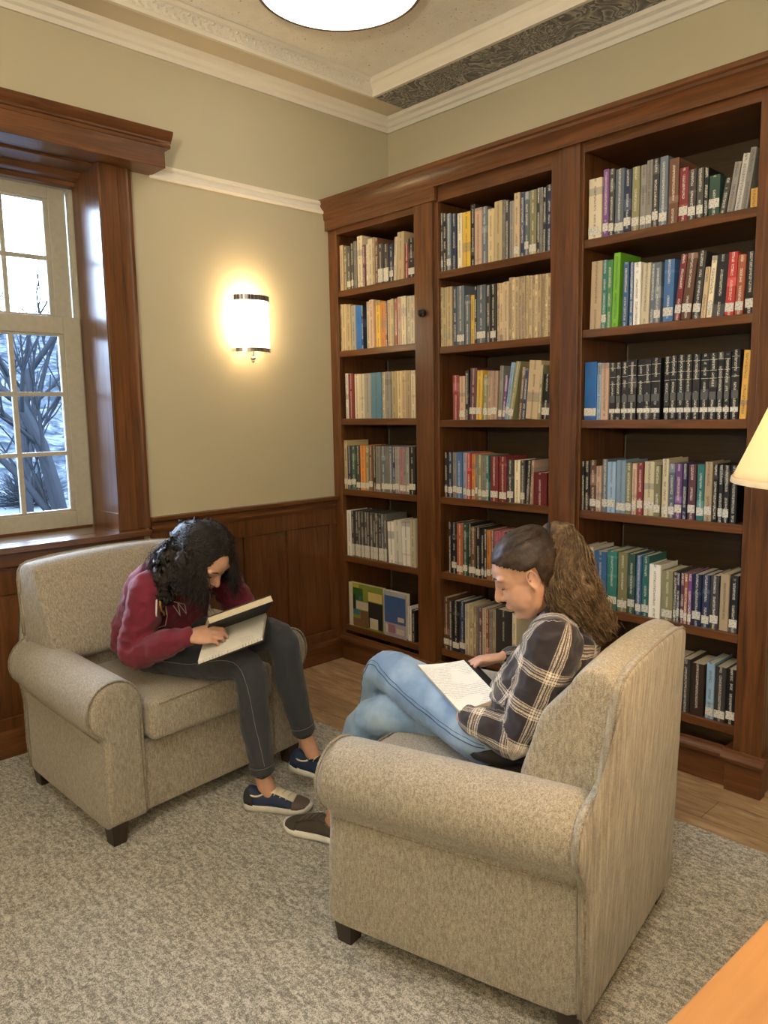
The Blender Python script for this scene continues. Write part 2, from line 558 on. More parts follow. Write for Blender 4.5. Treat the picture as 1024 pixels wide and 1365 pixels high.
  ('right',4,1.050,"""1.680 1.696 0.214 0.000 black .
1.698 1.720 0.216 0.000 black .
1.723 1.754 0.222 0.000 brown L
1.756 1.781 0.197 0.000 rosetan L
1.783 1.809 0.227 0.000 slate L
1.811 1.850 0.217 0.000 lightblue L
1.852 1.895 0.225 0.000 lightblue L
1.897 1.924 0.217 0.000 olive L
1.926 1.947 0.215 0.000 rosetan L
1.949 1.975 0.218 0.000 maroon L
1.977 2.022 0.225 0.000 sand L
2.024 2.052 0.209 0.000 olive L
2.054 2.082 0.238 0.000 sand L
2.083 2.110 0.220 0.000 slate L
2.112 2.142 0.220 0.000 purple L
2.144 2.162 0.221 0.000 navy .
2.164 2.195 0.219 0.000 plum L
2.199 2.229 0.221 0.000 teal L
2.232 2.262 0.232 0.000 tan L
2.264 2.283 0.223 0.000 black .
2.284 2.303 0.222 0.000 black L
2.304 2.328 0.221 0.000 black L
2.329 2.356 0.221 0.000 black ."""),
  ('right',5,0.622,"""1.660 1.709 0.264 0.000 lavender L
1.711 1.750 0.266 0.000 white L
1.752 1.814 0.251 0.000 blue L
1.816 1.865 0.260 0.000 teal L
1.869 1.914 0.260 0.000 olive L
1.916 1.949 0.261 0.000 darkgreen L
1.952 1.978 0.255 0.000 blue L
1.980 2.012 0.258 0.000 teal L
2.013 2.065 0.227 0.000 white .
2.069 2.116 0.207 0.000 olive L
2.118 2.131 0.205 0.000 charcoal L
2.133 2.146 0.205 0.000 navy L
2.148 2.164 0.206 0.000 plum L
2.165 2.180 0.207 0.000 rust L
2.181 2.197 0.209 0.000 purple L
2.199 2.235 0.211 0.000 navy L
2.237 2.268 0.213 0.000 navy L
2.269 2.303 0.215 0.000 charcoal L
2.306 2.342 0.227 0.000 tan .
2.344 2.377 0.225 0.000 black L"""),
  ('right',6,0.250,"""2.096 2.161 0.218 0.000 brown .
2.164 2.200 0.225 0.000 charcoal .
2.203 2.258 0.217 0.000 darkbrown .
2.266 2.299 0.232 0.000 lightblue L
2.301 2.345 0.224 0.000 charcoal L
2.347 2.383 0.224 0.000 black L"""),
]
# ------------------------------------------------------------------ the room
RX, RY, HC, HT = 4.6, -5.4, 3.25, 3.345       # room size, soffit height, tray height
WY0, WY1, WZ0, WZ1 = -2.945, -1.865, .955, 2.60  # window opening in the wall x = 0
def struct(name, bm, mat, bevel=0, smooth=False):
    o = obj(name, bm, mat, None, smooth, bevel); o['kind'] = 'structure'; return o
struct('floor', B(-.42, RX + .15, RY - .15, .15, -.12, 0), M['floor'])
bm = bmesh.new()   # wall with the window opening
box(bm, -.42, 0, RY, WY0, 0, 3.45); box(bm, -.42, 0, WY1, .15, 0, 3.45)
box(bm, -.42, 0, WY0, WY1, 0, WZ0 - .03); box(bm, -.42, 0, WY0, WY1, WZ1 + .05, 3.45)
struct('wall_left', bm, M['wall'])
struct('wall_right', B(0, RX, 0, .15, 0, 3.45), M['wall'])
struct('wall_near', B(RX, RX + .15, RY, .15, 0, 3.45), M['wall'])
struct('wall_back', B(-.42, RX + .15, RY - .15, RY, 0, 3.45), M['wall'])
# carpet laid over the wood floor
bm = bmesh.new()
prism(bm, [(.036, RY + .02), (RX - .02, RY + .02), (RX - .02, -.89), (1.55, -.89), (1.25, -1.22), (.036, -1.26)], lambda u, v, t: V((u, v, t)), .0005, .012)
o = obj('carpet', bm, M['carpet'], None, False, .004)
tag(o, 'mottled grey green patterned carpet covering the floor under both armchairs', 'carpet')
# tray ceiling
TX, TY = .20, -.31
struct('ceiling', B(-.42, RX + .15, RY - .15, .15, HT, HT + .1), M['ceiling'])
bm = B(0, TX, RY, 0, HC, HT - .0015); struct('trim_1', bm, M['soffit'])
struct('trim_2', B(TX, RX, TY, 0, HC + .001, HT - .0015), M['swirl'])
# crown mouldings along both walls (profile: u away from wall, v height)
crown = [(0, 3.175), (.012, 3.175), (.016, 3.195), (.028, 3.203), (.034, 3.222), (.052, 3.232), (.058, 3.2495), (0, 3.2495)]
bm = bmesh.new(); prism(bm, crown, lambda u, v, t: V((u, t, v)), RY, 0)
struct('trim_3', bm, M['trim_white'])
bm = bmesh.new(); prism(bm, crown, lambda u, v, t: V((t, -u, v)), 0, RX)
struct('trim_4', bm, M['trim_white'])
# inner mouldings at the edge of the tray
im = [(0, HC - .006), (.018, HC - .006), (.020, HC + .012), (.012, HC + .018), (.012, HC + .070), (.022, HC + .076), (.030, HT - .002), (0, HT - .002)]
bm = bmesh.new(); prism(bm, im, lambda u, v, t: V((TX + u - .004, t, v)), RY, TY)
struct('trim_5', bm, M['trim_white'])
im2 = [(0, HC - .006), (.02, HC - .006), (.022, HC + .010), (.012, HC + .016), (.014, HC + .04), (.026, HC + .062), (.034, HC + .068), (.036, HT - .002), (0, HT - .002)]
bm = bmesh.new(); prism(bm, im2, lambda u, v, t: V((t, TY - u + .004, v)), TX, RX)
struct('trim_6', bm, M['trim_white'])
# raised leaf ornament on the inner moulding (one strip of relief)
bm = bmesh.new(); y = TY - .08; k = 0
while y > -3.0:
    for dz, dy, an in ((.016, 0, .6), (-.016, .014, -.6), (0, .028, 1.5)):
        rot = Matrix.Rotation(an, 3, 'X')
        ellipsoid(bm, (TX + .010, y - dy, HC + .045 + dz), (.005, .013, .006), rot, 6)
    y -= .043
struct('trim_7', bm, M['trim_white'], smooth=True)
# picture rail on the window wall
pr = [(0, 2.622), (.012, 2.622), (.018, 2.634), (.014, 2.642), (.014, 2.664), (.026, 2.672), (.026, 2.684), (0, 2.684)]
bm = bmesh.new(); prism(bm, pr, lambda u, v, t: V((u, t, v)), -1.60, -.5); struct('trim_8', bm, M['trim_white'])

# wainscot on the window wall: boards, frame, raised panels, cap, base
def wainscot(y0, y1, top, panels, name, depth=.022):
    bm = B(0.0, .008, y0, y1, 0, top - .01)
    ys = sorted(panels)
    zt, zb = top - .165, .185
    box(bm, .008, depth, y0, y1, zt, top - .055); box(bm, .008, depth, y0, y1, .12, zb)
    e = y0
    for a, b in ys:
        box(bm, .008, depth, e, a, zb, zt); e = b
    box(bm, .008, depth, e, y1, zb, zt)
    for a, b in ys:   # bevelled raised field
        i = .035
        o_ = [(a, zb), (b, zb), (b, zt), (a, zt)]; n_ = [(a + i, zb + i), (b - i, zb + i), (b - i, zt - i), (a + i, zt - i)]
        vo = [bm.verts.new((.0085, p, q)) for p, q in o_]; vi = [bm.verts.new((.019, p, q)) for p, q in n_]
        for k in range(4): bm.faces.new((vo[k], vo[(k + 1) % 4], vi[(k + 1) % 4], vi[k]))
        bm.faces.new(vi)
    struct(name, bm, M['wood_z'], .003)
wainscot(-1.70, -.50, 1.0, [(-1.66, -1.46), (-1.395, -1.165), (-1.095, -.875), (-.80, -.565)], 'wall_left_wainscot')
wainscot(RY, -1.70, .90, [(-2.05, -1.78), (-2.45, -2.15), (-2.9, -2.55), (-3.4, -3.0)], 'wall_left_under_window')
cap = [(0.004, .925), (.026, .925), (.034, .945), (.026, .958), (.030, .972), (.050, .984), (.052, 1.002), (.004, 1.002)]
bm = bmesh.new(); prism(bm, cap, lambda u, v, t: V((u, t, v)), -1.70, -.50); struct('trim_9', bm, M['wood_y'])
bs = [(0.004, 0), (.034, 0), (.034, .10), (.028, .118), (.022, .13), (.004, .13)]
bm = bmesh.new(); prism(bm, bs, lambda u, v, t: V((u, t, v)), RY, -.50); struct('baseboard_left', bm, M['wood_y'])

# window casing, header, jambs, stool
bm = bmesh.new()
cas = [(-1.705, .0), (-1.705, .030), (-1.722, .036), (-1.735, .030), (-1.772, .030), (-1.776, .040), (-1.862, .040), (-1.866, .034), (-1.868, .0)]
prism(bm, cas, lambda u, v, t: V((v, u, t)), .955, 2.632)
prism(bm, [(-4.81 - u, v) for u, v in cas][::-1], lambda u, v, t: V((v, u, t)), .955, 2.632)
struct('trim_10', bm, M['wood_z'], .002)
bm = bmesh.new()   # header box with crown
box(bm, 0, .15, -3.22, -1.590, 2.632, 2.722)
hc = [(.0, 2.722), (.15, 2.722), (.153, 2.730), (.153, 2.738), (.160, 2.741), (.160, 2.750), (.168, 2.758), (.180, 2.775), (.184, 2.790), (0, 2.790)]
prism(bm, hc, lambda u, v, t: V((u, t, v)), -3.25, -1.560)
struct('trim_11', bm, M['wood_y'], .002)
bm = bmesh.new()   # jamb boards lining the opening
box(bm, -.25, .038, WY1 - .004, WY1 + .006, .955, 2.632)
box(bm, -.25, .038, WY0 - .006, WY0 + .004, .955, 2.632)
box(bm, -.235, .036, WY1 - .0065, WY1 - .003, .955, 1.04)
struct('trim_12', bm, M['wood_gloss'], .001)
bm = bmesh.new(); box(bm, -.25, .0, WY0, WY1, 2.622, 2.65)
prism(bm, [(-.14, 2.624), (-.15, 2.600), (-.17, 2.594), (-.21, 2.594), (-.215, 2.575), (-.25, 2.57), (-.25, 2.624)], lambda u, v, t: V((u, t, v)), WY0, WY1 - .004)
struct('trim_13', bm, M['wood_y'], .002)
bm = bmesh.new()   # stool (sill board)
box(bm, -.27, .0, WY0, WY1, .925, .955); box(bm, 0, .105, -3.12, -1.735, .925, .955)
struct('trim_14', bm, M['wood_gloss_y'], .005)
struct('trim_15', B(0.022, .045, -3.09, -1.75, .86, .925), M['wood_y'], .003)

# double hung window
win = empty('window_1', (-.3, -2.4, .955)); win['kind'] = 'structure'
def wbox(bm, x0, x1, y0, y1, z0, z1): box(bm, x0 + .3, x1 + .3, y0 + 2.4, y1 + 2.4, z0 - .955, z1 - .955)
bm = bmesh.new()
wbox(bm, -.40, -.262, WY1 - .012, WY1, .957, 2.60); wbox(bm, -.40, -.262, WY0, WY0 + .012, .957, 2.60)
wbox(bm, -.40, -.262, WY0, WY1, 2.575, 2.62)
for x in (-.266, -.276, -.286): wbox(bm, x - .003, x + .003, WY1 - .022, WY1 - .010, 1.97, 2.56)
fr = obj('window_frame', bm, M['sash'], win, False, .002)
fr['kind'] = 'structure'
bm = bmesh.new(); wbox(bm, -.4, -.25, WY0 + .012, WY1 - .012, .935, .966)
o = obj('window_sill', bm, M['wood_y'], win, False, .003); o['kind'] = 'structure'
def glass_mat():
    m = bpy.data.materials.new('window glass'); m.use_nodes = True; nt = m.node_tree; nt.nodes.clear()
    out = nt.nodes.new('ShaderNodeOutputMaterial'); mx = nt.nodes.new('ShaderNodeMixShader')
    tr = nt.nodes.new('ShaderNodeBsdfTransparent'); gl = nt.nodes.new('ShaderNodeBsdfGlossy'); fz = nt.nodes.new('ShaderNodeFresnel')
    tr.inputs[0].default_value = (.93, .96, 1, 1); gl.inputs['Roughness'].default_value = .02; fz.inputs['IOR'].default_value = 1.45
    nt.links.new(fz.outputs[0], mx.inputs[0]); nt.links.new(tr.outputs[0], mx.inputs[1]); nt.links.new(gl.outputs[0], mx.inputs[2])
    nt.links.new(mx.outputs[0], out.inputs[0]); return m
M['glass'] = glass_mat()
def sash(x, z0, z1, rows, name, ya, yb, st, bot, top, munt):
    bm = bmesh.new()
    wbox(bm, x - .038, x, ya, ya + st, z0, z1); wbox(bm, x - .038, x, yb - st, yb, z0, z1)
    wbox(bm, x - .038, x, ya + st, yb - st, z0, z0 + bot); wbox(bm, x - .038, x, ya + st, yb - st, z1 - top, z1)
    i = .022   # inner step of the rails
    a, b_, c, d = ya + st, yb - st, z0 + bot, z1 - top
    wbox(bm, x - .034, x - .010, a - .001, a + i, c, d); wbox(bm, x - .034, x - .010, b_ - i, b_ + .001, c, d)
    wbox(bm, x - .034, x - .010, a + i, b_ - i, c - .001, c + i * .5); wbox(bm, x - .034, x - .010, a + i, b_ - i, d - i * .5, d + .001)
    o = obj(name, bm, M['sash'], win, False, .003); o['kind'] = 'structure'
    gy0, gy1, gz0, gz1 = a + i, b_ - i, c, d
    bm = bmesh.new(); y = munt
    while y > gy0 + .08:
        wbox(bm, x - .032, x - .012, y - .011, y + .011, gz0, gz1); y -= .222
    for r in range(1, rows):
        z = gz0 + (gz1 - gz0) * r / rows
        wbox(bm, x - .031, x - .011, gy0, gy1, z - .010, z + .010)
    g = obj('muntin_grid', bm, M['sash'], o, False, .002); g['kind'] = 'structure'
    bm = bmesh.new(); wbox(bm, x - .026, x - .021, gy0, gy1, gz0, gz1)
    g = obj('pane', bm, M['glass'], o); g['kind'] = 'structure'
sash(-.25, .962, 1.975, 3, 'lower_sash', WY0 + .008, WY1 - .008, .080, .078, .080, -2.195)
sash(-.298, 1.93, 2.585, 2, 'upper_sash', WY0 + .014, WY1 - .022, .080, .05, .060, -2.180)

# outside: snowy yard and bare trees
SN = flat('snow', (.045, .056, .07), .9)
struct('ground_outside', B(-40, -.45, -35, 30, -.62, -.6), SN)
M['bark'] = flat('grey bark', (.010, .012, .015), .9)
def branch(bm, p, d, r, L, depth):
    pts = [p]; q = p; dd = d.copy()
    for i in range(4):
        dd = (dd + V((random.uniform(-.2, .2), random.uniform(-.2, .2), random.uniform(-.05, .15)))).normalized()
        q = q + dd * L / 4; pts.append(q)
    tube(bm, pts, lerp_list([r, r * .6], 5), 5 if depth > 1 else 4)
    if depth == 0: return
    for i in range(4 if depth > 1 else 5):
        t = random.randint(1, 4)
        nd = (dd + V((random.uniform(-1, 1), random.uniform(-1, 1), random.uniform(-.1, .7)))).normalized()
        branch(bm, pts[t], nd, r * .5, L * .66, depth - 1)
# wooded slope behind the yard
bm = bmesh.new(); g = {}
for i in range(25):
    for j in range(31):
        x = -16 - i * 1.2; y = -22 + j * 2.2; g[i, j] = bm.verts.new((x, y, -.61 + .34 * i + 1.1 * noise.noise(V((x * .2, y * .35, 0))) * min(1, i / 2)))
for i in range(24):
    for j in range(30): bm.faces.new((g[i, j], g[i + 1, j], g[i + 1, j + 1], g[i, j + 1]))
SL, nt_, b_s = new_mat('wooded winter slope')
b_s.inputs['Roughness'].default_value = .95; b_s.inputs['Specular IOR Level'].default_value = 0
nt_.links.new(ramp(nt_, noisetex(nt_, coords(nt_, (1, 1, .6)), 1.5, 6, .75, .8), [(.40, (.007, .010, .014)), (.50, (.018, .024, .032)), (.60, (.048, .056, .066))]), b_s.inputs['Base Color'])
struct('ground_slope', bm, SL, smooth=True)
TREES = [(-6.3, .35, 2.5, .12, 'thick bare tree nearest the window panes', 3), (-10.5, -1.6, 3.0, .13, 'thin bare tree left of the thick one outside', 3), (-13.5, 5.6, 3.6, .16, 'bare tree far out at the right of the view', 3),
         (-12.5, 1.9, 3.2, .14, 'bare tree behind the thick one in the yard', 3)]
for i, (x, y, h, r, lab, dp) in enumerate(TREES):
    bm = bmesh.new(); branch(bm, V((0, 0, -.05)), V((0, .05, 1)), r, h, dp)
    o = obj('bare_tree', bm, M['bark'], None, True); o.location = (x, y, -.6)
    tag(o, lab, 'tree', 'bare trees outside the window')
M['bark'].node_tree.nodes['Principled BSDF'].inputs['Specular IOR Level'].default_value = 0
SN.node_tree.nodes['Principled BSDF'].inputs['Specular IOR Level'].default_value = 0
M['hedge'] = flat('frosty twigs', (.014, .018, .023), .9, 0, Specular__IOR__Level=0.0)
for i, (x, y, rr) in enumerate([(-8.2, 1.6, .8), (-10.5, 3.4, .9), (-7.6, -.75, .7), (-15.5, 3.0, 1.0)]):
    bm = bmesh.new()
    for k in range(420):
        a = random.uniform(0, 2 * pi); e = random.uniform(.1, 1.4); d = V((cos(a) * cos(e), sin(a) * cos(e), sin(e)))
        tube(bm, [V((0, 0, .0)) + d * .2, d * rr * .6 + V((random.uniform(-.1, .1),) * 3), d * rr * random.uniform(.8, 1.05)], [.014, .010, .005], 3, cap='flat')
    o = obj('bare_shrub', bm, M['hedge']); o.location = (x, y, -.6)
    tag(o, ['frosty bare shrub right of the thick tree outside the window', 'frosty shrub farther right in the yard', 'frosty shrub at the left side of the yard', 'largest frosty shrub far back at the foot of the slope'][i], 'shrub', 'frosty shrubs in the yard')
# ------------------------------------------------------------------ built-in bookcase
FY = -.50; BK = -.10; TOPZ = 2.60
case = empty('bookcase', (1.25, -.3, 0), 0, 'tall built-in cherry wood bookcase with three bays covering the right wall', 'bookcase')
OX, OY = 1.25, -.3
def cpart(name, boxes, mat, bevel=.003, label=None):
    bm = bmesh.new()
    for b in boxes: box(bm, b[0] - OX, b[1] - OX, b[2] - OY, b[3] - OY, b[4], b[5])
    o = obj(name, bm, mat, case, False, bevel)
    if label: o['label'] = label
    return o
bays = {'left': (.075, .69, 2.50), 'middle': (.855, 1.52, 2.525), 'right': (1.683, 2.388, 2.557)}
# verticals
cpart('pilaster', [(0.055, .077, FY, FY + .03, .0, 2.53), (.001, .055, FY + .001, BK, 0, 2.53)], M['wood_z'])
cpart('pilaster', [(.69, .855, FY, FY + .03, .0, 2.53), (.705, .83, FY - .018, FY, .0, 2.53), (.70, .845, FY + .03, BK, 0, 2.53)], M['wood_z'])
cpart('pilaster', [(1.52, 1.683, FY, FY + .03, 0, 2.6), (1.585, 1.672, FY - .018, FY, 0, 2.6), (1.53, 1.675, FY + .03, BK, 0, 2.6)], M['wood_z'])
cpart('pilaster', [(2.388, 2.50, FY, FY + .03, 0, 2.6), (2.42, 2.50, FY - .018, FY, 0, 2.6), (2.395, 2.50, FY + .03, BK, 0, 2.6)], M['wood_z'])
for k, (a, b, zt) in bays.items():
    cpart('back_panel', [(a, b, BK, BK + .02, .1, 2.6)], M['back_wood'], 0)
    cpart('frieze_board', [(a - .002, b + .002, FY + .001, FY + .028, zt, 2.6)], M['wood_x'])
    cpart('bay_top', [(a, b, FY + .03, BK, zt + .005, zt + .03)], M['wood_x'])
shelf_z = {1: 2.195, 2: 1.832, 3: 1.450, 4: 1.051, 5: .643, 6: .235}
zz = {('left', 1): 2.19, ('left', 2): 1.851, ('left', 3): 1.461, ('left', 4): 1.048, ('left', 5): .646, ('left', 6): .22,
      ('middle', 1): 2.19, ('middle', 2): 1.82, ('middle', 3): 1.45, ('middle', 4): 1.053, ('middle', 5): .654, ('middle', 6): .235,
      ('right', 1): 2.205, ('right', 2): 1.832, ('right', 3): 1.447, ('right', 4): 1.05, ('right', 5): .622, ('right', 6): .25}
for (k, r), z in zz.items():
    a, b, zt = bays[k]
    cpart('shelf', [(a, b, FY + .004, BK, z - .036, z)], M['wood_x'], .004)
# plinth with moulding, stepping out at the right pilaster
cpart('plinth', [(.055, 2.37, FY - .004, FY + .02, 0, .155), (2.37, 2.508, FY - .03, FY + .02, 0, .13)], M['wood_x'], .003)
bm = bmesh.new()
pm = [(0, .125), (.030, .125), (.034, .14), (.026, .150), (.012, .156), (.008, .168), (0, .168)]
prism(bm, pm, lambda u, v, t: V((t - OX, FY - u - OY, v)), .055, 2.36)
prism(bm, [(u + .018, v) for u, v in pm] , lambda u, v, t: V((t - OX, FY - u - OY, v)), 2.36, 2.52)
box(bm, 2.36 - OX, 2.52 - OX, FY - .02 - OY, FY + .1 - OY, .125, .166)
obj('plinth_moulding', bm, M['wood_x'], case, False, .001)
# cornice
cn = [(0, 2.53), (.022, 2.53), (.022, 2.585), (.030, 2.592), (.030, 2.612), (.036, 2.622), (.040, 2.634), (.052, 2.648), (.060, 2.656), (.060, 2.668), (.068, 2.674), (.070, 2.692), (0, 2.692)]
bm = bmesh.new(); prism(bm, cn, lambda u, v, t: V((t - OX, FY - u - OY, v)), .001, .853)
cn2 = [(u, v) if v > 2.59 else (u, 2.596) for u, v in cn][2:] ; cn2 = [(0, 2.596)] + [(.026, 2.596)] + cn[3:]
prism(bm, cn2, lambda u, v, t: V((t - OX, FY - u - OY, v)), .853, 2.52)
box(bm, .001 - OX, 2.52 - OX, FY - OY, BK - OY + .1, 2.60, 2.69)
obj('cornice', bm, M['wood_x'], case, False, .001)
# small black cabinet catch on the first wide pilaster
bm = bmesh.new(); tube(bm, [(.757 - OX, FY - .022 - OY, 1.995), (.770 - OX, FY - .024 - OY, 1.995)], .019, 12); tube(bm, [(.752 - OX, FY - .03 - OY, 2.003), (.778 - OX, FY - .03 - OY, 1.983)], .009, 8)
o = obj('catch', bm, flat('black iron', (.02, .02, .02), .4, .6), case, True); o['label'] = 'small black iron catch'

# ------------------------------------------------------------------ books
COL = {'tan': (.52, .40, .25), 'straw': (.58, .47, .27), 'cream': (.70, .62, .45), 'sand': (.52, .47, .32), 'white': (.72, .70, .64), 'olive': (.24, .23, .12),
       'darkgrey': (.10, .095, .085), 'grey': (.24, .23, .21), 'lightgrey': (.45, .44, .41), 'charcoal': (.045, .042, .042), 'black': (.014, .013, .014), 'plum': (.14, .05, .07),
       'brown': (.14, .065, .035), 'darkbrown': (.05, .028, .018), 'navy': (.022, .035, .085), 'blue': (.05, .13, .30), 'brightblue': (.015, .16, .55), 'lightblue': (.26, .40, .56), 'steelblue': (.10, .24, .36),
       'slate': (.12, .15, .19), 'teal': (.03, .17, .16), 'green': (.07, .26, .09), 'darkgreen': (.03, .075, .055), 'lime': (.18, .50, .03), 'maroon': (.20, .025, .03), 'darkred': (.13, .01, .015),
       'red': (.42, .03, .03), 'rust': (.36, .10, .05), 'rose': (.42, .12, .17), 'pink': (.50, .22, .28), 'rosetan': (.55, .38, .28), 'orange': (.62, .24, .05), 'yellow': (.72, .47, .07), 'gold': (.66, .38, .08),
       'lavender': (.34, .31, .42), 'purple': (.16, .06, .22)}
CN = {'tan': 'tan', 'straw': 'straw yellow', 'cream': 'cream', 'sand': 'sand coloured', 'white': 'white', 'olive': 'olive', 'darkgrey': 'dark grey', 'grey': 'grey', 'lightgrey': 'light grey', 'charcoal': 'charcoal', 'black': 'black',
      'plum': 'plum', 'brown': 'brown', 'darkbrown': 'dark brown', 'navy': 'navy', 'blue': 'blue', 'brightblue': 'bright blue', 'lightblue': 'light blue', 'steelblue': 'steel blue', 'slate': 'slate blue', 'teal': 'teal',
      'green': 'green', 'darkgreen': 'dark green', 'lime': 'lime green', 'maroon': 'maroon', 'darkred': 'dark red', 'red': 'red', 'rust': 'rust', 'rose': 'rose', 'pink': 'pink', 'rosetan': 'pinkish tan', 'orange': 'orange',
      'yellow': 'yellow', 'gold': 'golden', 'lavender': 'lavender', 'purple': 'purple'}
def book_mat(name, col, seed):
    m, nt, b = new_mat(name)
    lum = sum(col) / 3
    ink = (.72, .68, .58) if lum < .22 else (.10, .07, .06)
    oi = nt.nodes.new('ShaderNodeObjectInfo'); tc = nt.nodes.new('ShaderNodeTexCoord')
    ad = nt.nodes.new('ShaderNodeVectorMath'); ad.operation = 'ADD'
    cb = nt.nodes.new('ShaderNodeCombineXYZ'); r = math_(nt, 'MULTIPLY', oi.outputs['Random'], 37.0)
    for i in range(3): nt.links.new(r, cb.inputs[i])
    nt.links.new(tc.outputs['Object'], ad.inputs[0]); nt.links.new(cb.outputs[0], ad.inputs[1])
    mp = nt.nodes.new('ShaderNodeMapping'); mp.inputs['Scale'].default_value = (210, 0, 330); nt.links.new(ad.outputs[0], mp.inputs['Vector'])
    letters = noisetex(nt, mp.outputs['Vector'], 1, 2, .7)
    mp2 = nt.nodes.new('ShaderNodeMapping'); mp2.inputs['Scale'].default_value = (0, 0, 17); nt.links.new(ad.outputs[0], mp2.inputs['Vector'])
    blocks = noisetex(nt, mp2.outputs['Vector'], 1, 2, .5)
    t = math_(nt, 'MULTIPLY', ramp_fac(nt, letters, .47, .53), ramp_fac(nt, blocks, .44, .46))
    sx = nt.nodes.new('ShaderNodeSeparateXYZ'); nt.links.new(tc.outputs['Object'], sx.inputs[0])   # title runs down the middle of the spine
    t = math_(nt, 'MULTIPLY', t, math_(nt, 'LESS_THAN', math_(nt, 'ABSOLUTE', sx.outputs[0]), .0048))
    t = math_(nt, 'MULTIPLY', t, math_(nt, 'LESS_THAN', sx.outputs[1], .003))
    # panels of a second tone across some spines
    mp3 = nt.nodes.new('ShaderNodeMapping'); mp3.inputs['Scale'].default_value = (0, 0, 11); nt.links.new(ad.outputs[0], mp3.inputs['Vector'])
    band = ramp_fac(nt, noisetex(nt, mp3.outputs['Vector'], 1, 1, .5), .60, .62)
    alt = tuple(min(.8, x * .55 + .08) for x in col) if lum > .2 else tuple(min(.8, x * 1.5 + .05) for x in col)
    hv = nt.nodes.new('ShaderNodeHueSaturation'); hv.inputs['Color'].default_value = (*col, 1)
    nt.links.new(math_(nt, 'ADD', math_(nt, 'MULTIPLY', oi.outputs['Random'], .5), .75), hv.inputs['Value'])
    c = mixc(nt, band, hv.outputs[0], alt)
    c = mixc(nt, math_(nt, 'MULTIPLY', t, .8), c, ink)
    nt.links.new(c, b.inputs['Base Color'])
    b.inputs['Roughness'].default_value = .38; b.inputs['Coat Weight'].default_value = .3 if lum < .3 else .1; b.inputs['Coat Roughness'].default_value = .2
    return m
def ramp_fac(nt, fac, a, b):
    n = nt.nodes.new('ShaderNodeMapRange'); n.inputs[1].default_value = a; n.inputs[2].default_value = b
    nt.links.new(fac, n.inputs[0]); return n.outputs[0]
BM_ = {}
M['pages'] = flat('page edges', (.62, .54, .40), .85)
def lab_mat():
    m, nt, b = new_mat('printed call number label')
    f = noisetex(nt, coords(nt, (160, 1, 260)), 1, 2, .8)
    c = ramp(nt, f, [(.52, (.70, .68, .60)), (.62, (.16, .15, .14))])
    nt.links.new(c, b.inputs['Base Color']); b.inputs['Roughness'].default_value = .5; return m
M['label'] = lab_mat()
ORD = ['', 'first', 'second', 'third', 'fourth', 'fifth', 'sixth', 'seventh', 'eighth', 'ninth', 'tenth', 'eleventh', 'twelfth', 'thirteenth', 'fourteenth', 'fifteenth', 'sixteenth', 'seventeenth', 'eighteenth', 'nineteenth', 'twentieth', 'twenty-first', 'twenty-second', 'twenty-third']
ROWN = {1: 'top shelf', 2: 'second shelf', 3: 'third shelf', 4: 'fourth shelf', 5: 'fifth shelf', 6: 'bottom shelf'}
def settle(items, a, b):
    """keep the books inside the bay and let leaning ones rest on their neighbours without cutting into them"""
    it = [[float(q) for q in i[:4]] + i[4:] for i in items]
    for k in it:
        sh = max(0, a + .003 - k[0]); k[0] += sh
        if k[1] - k[0] < .012: k[1] = k[0] + .012
        sh = max(0, k[1] - (b - .003)); k[1] -= sh
    for p, q in zip(it[:-1], it[1:]):
        if q[0] < p[1]: q[0] = p[1]
    S = [k[3] / k[2] for k in it]
    for i in range(len(it)):   # extra foot print of a tilted book
        pass
    gap = lambda i: it[i + 1][0] - it[i][1]
    for i in range(len(it) - 1):
        if S[i + 1] < 0:
            z = min(it[i][2], it[i + 1][2]); S[i + 1] = max(S[i + 1], S[i] - gap(i) / z)
    z = it[-1][2]; S[-1] = min(S[-1], (b - .002 - it[-1][1]) / z)
    for i in range(len(it) - 2, -1, -1):
        z = min(it[i][2], it[i + 1][2]); S[i] = min(S[i], S[i + 1] + gap(i) / z)
    for k, s_ in zip(it, S): k[3] = s_ * k[2] if abs(s_) > .004 else 0
    return it
